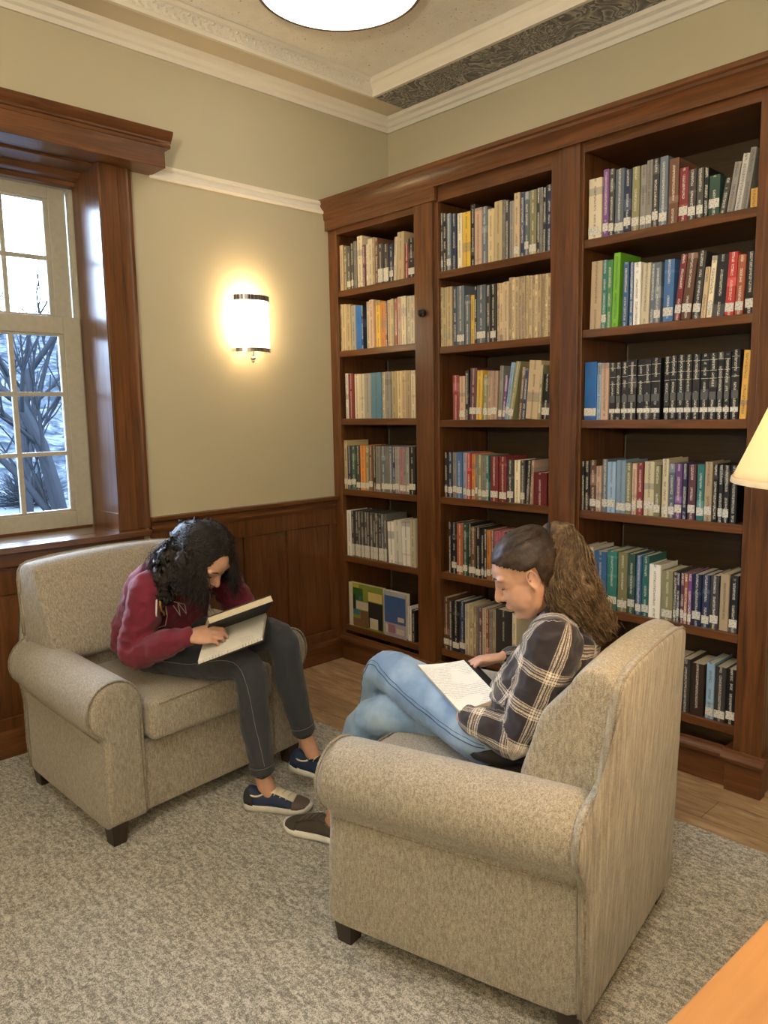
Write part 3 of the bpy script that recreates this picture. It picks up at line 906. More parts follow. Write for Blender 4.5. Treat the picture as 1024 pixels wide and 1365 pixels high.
def build_books():
    rnd = random.Random(3)
    for bay, row, zs, txt in SHELF_BOOKS:
        items = [l.split() for l in txt.split('\n')]
        items = settle(items, bays[bay][0], bays[bay][1])
        total = {}; seen = {}
        for it in items: total[it[4]] = total.get(it[4], 0) + 1
        for bi, it in enumerate(items):
            x0, x1, h, lean = it[:4]; col, fl = it[4], it[5]
            x0 += .0004; x1 -= .0004
            seen[col] = seen.get(col, 0) + 1
            w = x1 - x0; th = math.atan(max(-.6, min(.6, lean / h))); w *= cos(th); dep = rnd.uniform(.15, .19) if h > .2 else rnd.uniform(.13, .15)
            if col in ('straw', 'tan') and bay == 'middle' and row == 2: dep = .16
            fy = FY + .012 + rnd.uniform(0, .008)
            key = col
            if key not in BM_: BM_[key] = book_mat(CN[col] + ' book cover', COL[col], 0)
            bm = bmesh.new()
            t = .0022; hw = w / 2; rc = min(.004, hw * .5)
            # case: rounded spine and two boards, one closed U-shaped profile
            prof = [(-hw, dep), (-hw, rc)]
            for k in range(1, 4): a = k / 4 * pi / 2; prof.append((-hw + rc - rc * cos(a), rc - rc * sin(a)))
            for k in range(3, 0, -1): a = k / 4 * pi / 2; prof.append((hw - rc + rc * cos(a), rc - rc * sin(a)))
            prof += [(hw, rc), (hw, dep), (hw - t, dep), (hw - t, .004), (-hw + t, .004), (-hw + t, dep)]
            prism(bm, prof, lambda u, v, q: V((u, v, q)), 0, h)
            ex = hw * abs(sin(th)) if th else 0
            root = obj('book', bm, BM_[key])
            root.location = ((x0 + x1) / 2 + (hw - hw * cos(th)) * 0, fy, zs + .0006 + hw * abs(sin(th)))
            root.rotation_euler = (0, th, 0)
            pg = obj('page_block', B(-hw + t, hw - t, .0045, dep - .005, .003, h - .004), M['pages'], root)
            if fl == 'L':
                lz = rnd.uniform(.012, .03)
                obj('call_label', B(-hw + .0008, hw - .0008, -.0006, .0012, lz, lz + .032), M['label'], root)
            if fl == 'S':
                obj('call_label', B(-hw + .0008, hw - .0008, -.0006, .0012, .006, .006 + .07), M['label'], root)
            if fl == 'W':
                obj('call_label', B(-hw + .0006, hw - .0006, -.0006, .0012, .028, .046), M['label'], root)
                for q in (.62, .74, .90): obj('gilt_band', B(-hw + .001, hw - .001, -.0006, .0012, h * q, h * q + .0022), M['gilt'], root)
                obj('title_block', B(-hw + .003, hw - .003, -.0006, .0012, h * .30, h * .42), M['greyfoil'], root)
            n = seen[col]; T = total[col]
            s = ('leaning ' if abs(lean) > .02 else '') + CN[col] + ' book'
            if fl == 'L': s += ' with white call label'
            if fl == 'W': s = 'black bound reference volume'
            where = '%s of %s bookcase bay' % (ROWN[row], bay)
            if T == 1: lb = 'only %s on %s' % (s, where)
            elif n == 1: lb = 'leftmost %s on %s' % (s, where)
            elif n == T: lb = 'rightmost %s on %s' % (s, where)
            else: lb = '%s, %s %s from the left, %s' % (s, ORD[n], CN[col] if fl != 'W' else 'black', where)
            if len(lb.split()) > 16: lb = '%s %s book from the left, %s' % (ORD[n], CN[col], where)
            tag(root, lb, 'book', 'books on the %s of the %s bay' % (ROWN[row], bay))
M['gilt'] = flat('pale foil line', (.55, .5, .38), .35, .5)
M['greyfoil'] = flat('grey foil block', (.12, .12, .12), .4, .3)
build_books()
# picture books standing face out at the bottom left
def cover_book(x0, x1, h, th_, mats, name, label, patches, zs=.22):
    w = x1 - x0
    bm = bmesh.new(); box(bm, -w / 2, w / 2, 0, .0025, 0, h); box(bm, -w / 2, w / 2, th_ - .0025, th_, 0, h); box(bm, -w / 2, -w / 2 + .003, .0025, th_ - .0025, 0, h)
    r = obj(name, bm, mats[0]); r.location = ((x0 + x1) / 2, FY + .014, zs + .0006)
    tag(r, label, 'book', 'picture books facing out on the bottom shelf')
    obj('page_block', B(-w / 2 + .003, w / 2 - .004, .0028, th_ - .0028, .003, h - .003), M['pages'], r)
    bm = bmesh.new()
    for (u0, u1, v0, v1, mi) in patches:
        box(bm, -w / 2 + u0 * w, -w / 2 + u1 * w, -.0004 - .0001 * mi, .001, v0 * h, v1 * h, mi)
    obj('cover_picture', bm, mats[1:], r)
fm = {k: flat('cover ' + k, c, .35) for k, c in {'moss': (.22, .26, .05), 'ochre': (.5, .36, .04), 'leaf': (.03, .12, .02), 'sandy': (.6, .47, .18), 'ink': (.02, .02, .02), 'paper': (.55, .48, .38), 'teal': (.04, .18, .22), 'umber': (.18, .09, .05), 'cobalt': (.05, .10, .26), 'mist': (.38, .40, .44), 'mauve': (.36, .30, .38), 'rosy': (.32, .14, .2)}.items()}
cover_book(.098, .392, .265, .03, [fm['moss'], fm['ochre'], fm['leaf'], fm['sandy'], fm['ink'], fm['paper'], fm['teal'], fm['umber']], 'picture_book',
           'illustrated green and yellow picture book facing out on bottom left shelf',
           [(.0, .12, .0, 1., 4), (.12, .42, .62, .9, 1), (.14, .30, .90, 1, 0), (.58, .98, .66, .86, 2), (.12, .2, .4, .75, 3), (.22, .58, .42, .60, 4), (.58, .99, .05, .64, 3), (.13, .32, .28, .40, 5), (.34, .56, .2, .4, 6), (.12, .56, .02, .2, 6), (.62, .86, .04, .28, 4), (.15, .30, .08, .14, 4), (.3, .38, .62, .72, 5)])
cover_book(.402, .582, .262, .03, [fm['mist'], fm['cobalt'], fm['mauve'], fm['rosy'], fm['paper']], 'picture_book',
           'blue picture book with mauve lower band facing out beside the illustrated one',
           [(.03, .97, .30, .90, 0), (.03, .97, .02, .30, 1), (.2, .5, .08, .26, 2), (.62, .9, .36, .46, 3), (.55, .9, .08, .2, 3), (.08, .16, .06, .26, 3)])
# ------------------------------------------------------------------ armchairs
def armchair(loc, heading, bw, btop, lean, label, k_=0.0, fb=0.0, ft=0.0, group='matching upholstered armchairs'):
    root = empty('armchair', loc, heading, label, 'armchair', group)
    D = .72; xr, xf = -.36, .36
    hw = lambda x: .345 + k_ + (x - xr) / D * .055          # outer half width of the base
    for s in (-1, 1):
        rings = []
        xs = [xr, xr + .01, -.2, 0, .2, xf - .035, xf - .018, xf - .007, xf, xf + .002]
        for k, x in enumerate(xs):
            zc = .520 - (x - xr) / D * .018; R = .104
            prof = [(-.004, .08), (0, .0801), (0, .084), (.001, .16), (.003, .26), (.0, .37)]
            for a in range(-58, 200, 14):
                prof.append((-.050 + R * cos(radians(a)), zc + R * sin(radians(a))))
            prof += [(-.150, .42), (-.148, .25), (-.148, .084), (-.148, .0801), (-.144, .08)]
            ins = {0: .012, 1: .002, 5: .0, 6: .003, 7: .010, 8: .022, 9: .035}.get(k, 0)
            c = (-.06, .40)
            pp = []
            for u, v in prof:
                du, dv = u - c[0], v - c[1]; L = sqrt(du * du + dv * dv)
                f = max(0, 1 - ins / L); uu, vv = c[0] + du * f, max(.08, c[1] + dv * f)
                # slight upholstery softness
                uu += .003 * sin(7 * x + 3 * v) * (1 if v > .1 else 0)
                pp.append(V((x, s * (hw(x) + uu), vv)))
            rings.append(pp if s > 0 else pp[::-1])
        bm = bmesh.new(); loft(bm, rings)
        a = obj('arm', bm, M['fabric'], root, True, 0, 2, 0)
        md = a.modifiers.new('s', 'SUBSURF'); md.levels = 1; md.render_levels = 1
        # welt around the roll of the arm front
        w = []
        zc = .502
        for an in range(-52, 196, 8): w.append((xf - .010, s * (hw(xf) - .050 + .101 * cos(radians(an))), zc + .101 * sin(radians(an))))
        w.append((xf - .008, s * (hw(xf) - .149), .36)); w.append((xf - .008, s * (hw(xf) - .149), .10))
        bm = bmesh.new(); tube(bm, w, .0042, 8); obj('welt', bm, M['welt'], a, True)
        bm = bmesh.new(); tube(bm, [(x, s * (hw(x) + .006), .415 - (x - xr) / D * .018) for x in lerp_list([xr + .02, xf - .03], 8)], .003, 6)
        obj('seam', bm, M['welt'], a, True)
    # base rail, rear panel
    iw = .205 + k_
    bm = bmesh.new(); box(bm, -.34, xf - .028, -iw - .05, iw + .05, .08, .345)
    o = obj('base', bm, M['fabric'], root, False, .014, 3)
    def pillow(name, x0, x1, y0, y1, z0, z1, r, crown, mat, nx=12, ny=12, front_drop=0):
        bm = bmesh.new(); nz = 4
        box(bm, x0, x1, y0, y1, z0, z1)
        bmesh.ops.bevel(bm, geom=bm.edges[:], offset=r, segments=4, profile=.6, affect='EDGES')
        bmesh.ops.subdivide_edges(bm, edges=[e for e in bm.edges if e.calc_length() > .08], cuts=7, use_grid_fill=True)
        cx, cy, cz = (x0 + x1) / 2, (y0 + y1) / 2, (z0 + z1) / 2
        for v in bm.verts:
            u = (v.co.x - cx) / (x1 - x0) * 2; w = (v.co.y - cy) / (y1 - y0) * 2; t = (v.co.z - cz) / (z1 - z0) * 2
            v.co.z += crown * (1 - u * u) * (1 - w * w) * t
            v.co.x += .012 * max(0, u) * (1 - w * w) * (1 - t * t * .7)
        return obj(name, bm, mat, root, True)
    sc = pillow('seat_cushion', -.18, .388, -.232 - k_, .232 + k_, .352, .500, .035, .014, M['fabric'])
    bm = bmesh.new(); ring = [( .390, y, .495 - .01 * abs(y / (.23 + k_)) ** 4) for y in lerp_list([-.20 - k_, .20 + k_], 14)]
    tube(bm, ring, .003, 6); obj('welt', bm, M['welt'], sc, True)
    # backrest: outer frame and cushion as one upholstered shape sitting over the arms
    bh = bw
    prof = []   # (x, z) side profile, counter clockwise from rear bottom
    zt = btop
    L = lambda z: -lean * max(0, z - .60) / (zt - .60)
    rear = [(xr - .002 + L(z), z) for z in (.56, .65, .75, .82)] + [(xr + L(.86), zt - .035), (xr + L(zt) + .012, zt - .010), (xr + L(zt) + .04, zt + .004)]
    top = [(xr + L(zt) + .085 - ft * .4, zt + .008), (xr + L(zt) + .125 - ft, zt - .002), (xr + L(zt) + .150 - ft, zt - .025), (xr + L(zt) + .163 - ft, zt - .065)]
    front = [(xr + .172 - fb * .5, .78), (xr + .205 - fb, .70), (xr + .232 - fb, .63), (xr + .242 - fb, .59), (xr + .232 - fb, .56), (xr + .20 - fb, .545)]
    prof = [(xr, .535)] + rear + top + front
    rings = []
    ys = [-1, -.985, -.955, -.90, -.6, -.3, 0, .3, .6, .90, .955, .985, 1]
    for y in ys:
        q = abs(y); ins = {1: .020, .985: .006, .955: .002}.get(q, 0)
        c = (xr + .10, .72)
        pr = []
        for u, v in prof:
            du, dv = u - c[0], v - c[1]; Ln = sqrt(du * du + dv * dv); f = max(.0, 1 - ins / Ln)
            zz_ = c[1] + dv * f + (.016 * (1 - y * y) if v > .7 else 0) * (v - .7) / .2
            pr.append(V((c[0] + du * f + (.012 * (1 - y * y) if u > xr + .12 and v < zt - .03 else 0), y * bh * (1 - .04 * (v - .55) / .35 * 0), zz_)))
        rings.append(pr)
    bm = bmesh.new(); loft(bm, rings)
    bk = obj('backrest', bm, M['fabric'], root, True)
    md = bk.modifiers.new('s', 'SUBSURF'); md.levels = 1; md.render_levels = 1
    bm = bmesh.new(); box(bm, xr + .012, xr + .19, -iw - .01, iw + .01, .09, .57)
    obj('inner_back', bm, M['fabric'], root, False, .01, 3)
    # one upholstered panel across the whole rear, with the outline of both arms and the back
    hb = hw(xr); half = [(hb - .004, .082), (hb + .001, .2), (hb, .37)]
    for a in range(-50, 100, 15): half.append((hb - .055 + .103 * cos(radians(a)), .520 + .103 * sin(radians(a))))
    half += [(bh + .001, .64)] + [(bh + .001, z) for z in (.70, .76, zt - .07)] + [(bh - .004, zt - .035), (bh - .018, zt - .012), (bh - .045, zt - .000), (bh * .6, zt + .010), (bh * .3, zt + .014)]
    if half[-9][0] > half[-10][0]: pass
    out = half + [(0, zt + .016)] + [(-u, v) for u, v in half[::-1]]
    rings = []
    for dx, ins in ((.012, .0), (-.004, .0), (-.010, .004), (-.013, .011)):
        rings.append([V((xr + dx + (L(v) if v > .45 else 0), u * (1 - ins / .3), .45 + (v - .45) * (1 - ins / .4))) for u, v in out])
    bm = bmesh.new(); loft(bm, rings); bmesh.ops.triangulate(bm, faces=[f for f in bm.faces if len(f.verts) > 4])
    rp = obj('rear_panel', bm, M['fabric_streak'], root, True)
    w = [(xr - .006 + (L(v) if v > .45 else 0), u * 1.004, v + (.001 if v > .8 else 0)) for u, v in out]
    bm = bmesh.new(); tube(bm, w, .0032, 6); obj('welt', bm, M['welt'], rp, True)
    # tapered block legs
    for sx in (-1, 1):
        for s in (-1, 1):
            x = .322 * sx; y = s * (hw(x) - .040)
            bm = bmesh.new(); a = .032; b_ = .024
            loft(bm, [[V((x + p * r, y + q * r, z)) for p, q in ((-1, -1), (1, -1), (1, 1), (-1, 1))] for r, z in ((b_, .0125), (a, .095))])
            obj('leg', bm, M['leg_wood'], root, False, .003)
    return root
H6 = radians(5.5)
cy_ = lambda x0, y0, h, hwr: (x0 - hwr * sin(h), y0 + hwr * cos(h))
# placed by the foot of the near front corner
fl = (1.072, -2.440); hwf = .45
chair_l = armchair((fl[0] - .36 * cos(H6) - hwf * sin(H6), fl[1] - .36 * sin(H6) + hwf * cos(H6), 0), H6, .375, .925, .02, 'oatmeal upholstered armchair by the window, holding the reader in maroon', k_=.05)
HR = radians(190)
chair_r = armchair((2.593 + .36 * cos(HR), -1.680 + .36 * sin(HR), 0), HR, .262, .900, .045, 'oatmeal upholstered armchair seen from behind, holding the reader in plaid', fb=.035, ft=.035)

# ------------------------------------------------------------------ side table and lamp
TH = .60
bm = bmesh.new()
tb = empty('side_table', (3.365, -2.45, 0), radians(-3.0), 'orange maple side table at the bottom right corner under the lamp', 'table')
o = obj('tabletop', B(-.31, .31, -.62, .62, TH - .032, TH), M['table_wood'], tb, False, .006, 3)
obj('apron', (lambda b: (box(b, -.26, .26, -.57, -.55, TH - .12, TH - .032), box(b, -.26, .26, .55, .57, TH - .12, TH - .032), box(b, -.27, -.25, -.56, .56, TH - .12, TH - .032), box(b, .25, .27, -.56, .56, TH - .12, TH - .032), b)[-1])(bmesh.new()), M['table_wood'], tb, False, .002)
for sx in (-1, 1):
    for sy in (-1, 1):
        bm = bmesh.new(); loft(bm, [[V((sx * .25 + p * r, sy * .55 + q * r, z)) for p, q in ((-1, -1), (1, -1), (1, 1), (-1, 1))] for r, z in ((.016, .0125), (.025, TH - .035))])
        obj('leg', bm, M['table_wood'], tb, False, .003)
def emis(name, col, s):
    m, nt, b = new_mat(name); b.inputs['Base Color'].default_value = (*col, 1); b.inputs['Emission Color'].default_value = (*col, 1); b.inputs['Emission Strength'].default_value = s; return m
def lathe(bm, prof, n=40, mi=0):
    loft(bm, [[V((r * cos(2 * pi * k / n), r * sin(2 * pi * k / n), z)) for k in range(n)] for r, z in prof], False, mi)
lx, ly = 3.165, -1.945
lp = empty('table_lamp', (lx, ly, TH), 0, 'table lamp with a flared cream shade at the right edge above the side table', 'lamp')
M['brass'] = flat('aged brass', (.42, .28, .11), .3, 1)
bm = bmesh.new(); lathe(bm, [(.001, .0005), (.068, .0005), (.068, .012), (.05, .022), (.022, .035), (.016, .07), (.03, .10), (.045, .16), (.05, .22), (.04, .30), (.022, .37), (.014, .42), (.018, .45), (.012, .47), (.008, .60), (.001, .60)])
obj('base', bm, M['brass'], lp, True)
def shade_mat():
    m = bpy.data.materials.new('cream lampshade fabric'); m.use_nodes = True; nt = m.node_tree; nt.nodes.clear()
    out = nt.nodes.new('ShaderNodeOutputMaterial'); a = nt.nodes.new('ShaderNodeBsdfDiffuse'); t = nt.nodes.new('ShaderNodeBsdfTranslucent'); mx = nt.nodes.new('ShaderNodeMixShader')
    a.inputs[0].default_value = (.85, .76, .58, 1); t.inputs[0].default_value = (.92, .74, .46, 1); mx.inputs[0].default_value = .45
    nt.links.new(a.outputs[0], mx.inputs[1]); nt.links.new(t.outputs[0], mx.inputs[2]); nt.links.new(mx.outputs[0], out.inputs[0]); return m
M['shade'] = shade_mat()
bm = bmesh.new(); sp = []
RB, RT, HS = .235, .118, .30
for i in range(13):
    t = i / 12; sp.append((RT + (RB - RT) * (1 - t) ** 1.15, .765 + HS * t))
lathe(bm, sp, 56)
sh = obj('lamp_shade', bm, M['shade'], lp, True); md = sh.modifiers.new('t', 'SOLIDIFY'); md.thickness = .0015
bm = bmesh.new(); lathe(bm, [(RB + .0008, .764), (RB - .001, .773), (RB - .004, .773), (RB - .003, .764), (RB + .0008, .764)], 56)
obj('shade_trim', bm, flat('shade binding', (.62, .50, .32), .7), sh, True)
bm = bmesh.new(); ellipsoid(bm, (0, 0, .88), (.03, .03, .045)); obj('bulb', bm, emis('lamp bulb', (1, .70, .38), 25), lp, True)
def light(name, typ, loc, energy, col, size=.1, rot=None, **k):
    l = bpy.data.lights.new(name, typ); l.energy = energy; l.color = col
    if typ == 'AREA': l.shape = k.get('shape', 'DISK'); l.size = size; l.size_y = k.get('sy', size)
    else: l.shadow_soft_size = size
    o = bpy.data.objects.new(name, l); C.objects.link(o); o.location = loc
    if rot: o.rotation_euler = rot
    return o
light('lamp_light', 'POINT', (lx, ly, TH + .88), 23, (1, .70, .40), .04)

# ------------------------------------------------------------------ wall sconce
sc = empty('wall_sconce', (0, -1.080, 1.97), 0, 'lit wall sconce with curved frosted glass shade beside the window', 'sconce')
M['chrome'] = flat('brushed chrome', (.55, .53, .52), .22, 1)
def fluted():
    m, nt, b = new_mat('fluted dark chrome'); w = nt.nodes.new('ShaderNodeTexNoise')
    c = ramp(nt, noisetex(nt, coords(nt, (1, 150, 0)), 1, 1), [(.42, (.07, .07, .08)), (.58, (.45, .43, .46))]); nt.links.new(c, b.inputs['Base Color'])
    b.inputs['Metallic'].default_value = .8; b.inputs['Roughness'].default_value = .3; return m
M['fluted'] = fluted()
def arc(r0, x0, n=15): # shallow bowed plan, half width .105
    return [(x0 + r0 * (cos(a) - cos(1.05)), .108 * sin(a) / sin(1.05)) for a in [(-1.05 + 2.1 * k / (n - 1)) for k in range(n)]]
def bowed(bm, z0, z1, grow=0.0, th_=.004):
    o_ = [(x + grow, y * (1 + grow * 6)) for x, y in arc(.13, .055)]; i_ = [(x - th_, y) for x, y in arc(.13, .055)]
    prism(bm, o_ + i_[::-1], lambda u, v, t: V((u, v, t)), z0, z1)
bm = bmesh.new(); bowed(bm, -.128, .118)
g = obj('glass_shade', bm, emis('glowing frosted glass', (1, .86, .64), 2.2), sc, True)
bm = bmesh.new(); bowed(bm, .116, .143, .004); obj('top_band', bm, M['fluted'], sc)
bm = bmesh.new(); bowed(bm, -.148, -.127, .004); obj('bottom_band', bm, M['chrome'], sc)
obj('backplate', B(.001, .012, -.055, .055, -.10, .09), M['chrome'], sc, False, .003)
for y in (-.104, 0, .104): obj('bracket', B(.005 if y == 0 else .012, .06, y - .004, y + .004, -.147, -.13), M['chrome'], sc)
bm = bmesh.new(); tube(bm, [(.05, 0, -.13), (.05, 0, -.17)], .008, 10); ellipsoid(bm, (.05, 0, -.178), (.016, .016, .012)); ellipsoid(bm, (.05, 0, -.193), .009)
obj('finial', bm, M['chrome'], sc, True)
bm = bmesh.new(); ellipsoid(bm, (.035, 0, -.01), (.017, .07, .03)); obj('bulb', bm, emis('sconce bulb', (1, .74, .42), 30), sc, True)
light('sconce_light', 'POINT', (.040, -1.080 + .05, 1.965), 1.0, (1, .72, .40), .02)
light('sconce_light', 'POINT', (.040, -1.080 - .05, 1.965), 1.0, (1, .72, .40), .02)
light('sconce_light_up', 'POINT', (.06, -1.080, 2.09), 1.6, (1, .72, .40), .03)

# ------------------------------------------------------------------ flush ceiling lights
def ceiling_light(x, y, label, e=1):
    cl = empty('ceiling_light', (x, y, HT), 0, label, 'ceiling light', 'round flush ceiling lights')
    bm = bmesh.new(); lathe(bm, [(.33, 0), (.362, -.0), (.366, -.03), (.362, -.058), (.352, -.064), (.344, -.058), (.344, 0)], 72); obj('rim', bm, flat('bronze rim', (.20, .13, .08), .35, .7), cl, True)
    bm = bmesh.new(); lathe(bm, [(.348, -.03), (.345, -.060), (.30, -.078), (.2, -.090), (.1, -.095), (.001, -.096)], 64)
    obj('diffuser', bm, emis('lit opal diffuser', (1, .95, .86), 9 * e), cl, True)
    return cl
ceiling_light(.86, -1.12, 'large round opal ceiling light at the top of the picture', .2)
ceiling_light(3.1, -3.3, 'round opal ceiling light nearer the viewer, above the second armchair', 1.1)

# added torchiere, out of view: soft fill reaching the scene by the ceiling
tl = empty('fill_lamp', (4.15, -4.9, 0), 0, 'added brass fill torchiere, out of view in the corner behind the viewer', 'lamp')
bm = bmesh.new(); lathe(bm, [(.001, .0125), (.14, .0125), (.14, .03), (.02, .045), (.012, .06), (.012, 1.70), (.001, 1.70)]); obj('stand', bm, M['brass'], tl, True)
bm = bmesh.new(); lathe(bm, [(.012, 1.69), (.08, 1.70), (.17, 1.76), (.19, 1.80), (.186, 1.80), (.165, 1.765), (.08, 1.71), (.012, 1.70)]); obj('bowl', bm, M['brass'], tl, True)
light('fill_light', 'POINT', (4.15, -4.9, 1.80), 150, (1, .90, .76), .08)
# ------------------------------------------------------------------ people
def skin_mat():
    m, nt, b = new_mat('skin'); f = noisetex(nt, coords(nt), 30, 3)
    c = ramp(nt, f, [(.3, (.50, .27, .18)), (.7, (.58, .34, .24))]); nt.links.new(c, b.inputs['Base Color'])
    b.inputs['Roughness'].default_value = .48; b.inputs['Subsurface Weight'].default_value = .12; b.inputs['Subsurface Radius'].default_value = (.01, .004, .002); return m
M['skin'] = skin_mat()
M['lip'] = flat('lips', (.42, .15, .12), .4)
def hair_mat(name, a, b_, c_):
    m, nt, b = new_mat(name); f = noisetex(nt, coords(nt), 55, 3, .7)
    c = ramp(nt, f, [(.3, a), (.52, b_), (.72, c_)]); nt.links.new(c, b.inputs['Base Color']); b.inputs['Roughness'].default_value = .5; b.inputs['Specular IOR Level'].default_value = .3; return m
M['hair_black'] = hair_mat('black brown curls', (.010, .008, .007), (.022, .017, .014), (.05, .038, .03))
M['hair_brown'] = hair_mat('dark brown pulled back hair', (.016, .009, .006), (.036, .022, .014), (.075, .045, .027))
M['hair_curl'] = hair_mat('light brown curls', (.045, .027, .014), (.11, .068, .034), (.23, .150, .075))
def cloth_mat(name, col, amt=.15, sc=700, rough=.85, fade=None):
    m, nt, b = new_mat(name); v = coords(nt); g = noisetex(nt, v, sc, 2); f = noisetex(nt, v, 9, 3)
    c = ramp(nt, g, [(.35, tuple(x * (1 - amt) for x in col)), (.65, tuple(x * (1 + amt) for x in col))])
    if fade:
        c = mixc(nt, ramp_fac(nt, f, .40, .68), c, fade)
    nt.links.new(c, b.inputs['Base Color']); b.inputs['Roughness'].default_value = rough; b.inputs['Sheen Weight'].default_value = .15
    bump(nt, b, g, .25, .001); return m
M['maroon'] = cloth_mat('maroon sweatshirt fleece', (.155, .008, .028), .12)
M['dark_denim'] = cloth_mat('charcoal denim', (.030, .034, .042), .3, 900)
M['light_denim'] = cloth_mat('washed light blue denim', (.17, .28, .46), .16, 900, .85, (.32, .45, .62))
M['stitch'] = flat('pale seam stitching', (.22, .22, .22), .8)
M['stitch_blue'] = flat('dark blue seam', (.05, .09, .18), .8)
M['belt'] = flat('black shirt hem', (.012, .012, .014), .8)
def plaid_mat():
    m, nt, b = new_mat('dark flannel plaid with cream lines')
    at = nt.nodes.new('ShaderNodeAttribute'); at.attribute_name = 'cloth'; sp = nt.nodes.new('ShaderNodeSeparateXYZ'); nt.links.new(at.outputs['Vector'], sp.inputs[0])
    def lines(sock, per, off):
        f = math_(nt, 'FRACT', math_(nt, 'ADD', math_(nt, 'DIVIDE', sock, per), off))
        tot = None
        for c_, w_, s_ in ((.05, .014, .9), (.115, .026, 1.0), (.185, .014, .9), (.265, .026, 1.0), (.335, .014, .8)):
            d = math_(nt, 'ABSOLUTE', math_(nt, 'SUBTRACT', f, c_))
            l = math_(nt, 'MULTIPLY', math_(nt, 'LESS_THAN', d, w_), s_)
            tot = l if tot is None else math_(nt, 'MAXIMUM', tot, l)
        band = math_(nt, 'MULTIPLY', math_(nt, 'LESS_THAN', math_(nt, 'ABSOLUTE', math_(nt, 'SUBTRACT', f, .19)), .16), .22)
        return math_(nt, 'MAXIMUM', tot, band)
    a = lines(sp.outputs[0], .105, .35); c2 = lines(sp.outputs[1], .095, .1)
    weave = noisetex(nt, coords(nt), 600, 2)
    t = math_(nt, 'MULTIPLY', math_(nt, 'ADD', a, c2), ramp_fac(nt, weave, .2, .75))
    c = ramp(nt, math_(nt, 'MULTIPLY', t, .62), [(0, (.020, .014, .019)), (.14, (.10, .08, .075)), (.5, (.62, .54, .45)), (1, (.90, .82, .66))])
    nt.links.new(c, b.inputs['Base Color']); b.inputs['Roughness'].default_value = .9; b.inputs['Sheen Weight'].default_value = .2; return m
M['plaid'] = plaid_mat()

def rotz(a): return Matrix.Rotation(a, 3, 'Z')
def head_matrix(heading, pitch, roll=0):
    return Matrix.Rotation(heading, 3, 'Z') @ Matrix.Rotation(pitch, 3, 'Y') @ Matrix.Rotation(roll, 3, 'X')
def add_head(bm, c, Rm, k=1.0):
    def E(p, r, rot=None, n=16):
        rr = Rm @ (rot or Matrix.Identity(3)); ellipsoid(bm, c + Rm @ V(p) * k, tuple(x * k for x in r), rr, n)
    def T(pts, r, n=8): tube(bm, [c + Rm @ V(p) * k for p in pts], [x * k for x in (r if isinstance(r, list) else [r] * len(pts))], n)
    E((-.018, 0, .030), (.092, .072, .082), n=24)           # cranium
    E((.022, 0, .022), (.066, .060, .066), n=20)            # forehead
    E((.024, 0, -.038), (.062, .060, .074), n=20)           # mid face
    E((.030, 0, -.078), (.047, .046, .034), n=16)           # jaw
    for s in (-1, 1):
        T([(-.01, s * .058, -.035), (.012, s * .052, -.070), (.05, s * .022, -.096)], [.018, .017, .015])
        E((.044, s * .031, -.040), (.028, .024, .034))      # cheek
        E((.066, s * .030, .027), (.016, .024, .009))       # brow ridge
        E((.062, s * .031, .006), (.0135, .0145, .0125))    # closed eyelid over the eye
        E((.088, s * .0105, -.034), (.009, .007, .007))     # nostril wing
        # ear: rim, lobe and bowl
        rim = [(-.010 + .014 * cos(a), s * (.080 + .004 * sin(a)), .000 + .025 * sin(a)) for a in [radians(d) for d in range(0, 361, 24)]]
        T(rim, .0042, 6); E((-.011, s * .0715, -.002), (.011, .004, .021)); E((-.006, s * .075, -.025), (.007, .005, .008))
    T([(.076, 0, .022), (.088, 0, -.005), (.101, 0, -.026), (.102, 0, -.031)], [.010, .009, .0105, .0095])   # nose
    E((.074, 0, -.062), (.016, .024, .016))
    E((.0835, 0, -.0565), (.0085, .021, .0055)); E((.0815, 0, -.0665), (.0085, .017, .0060))    # lips
    E((.066, 0, -.094), (.017, .020, .015))                 # chin
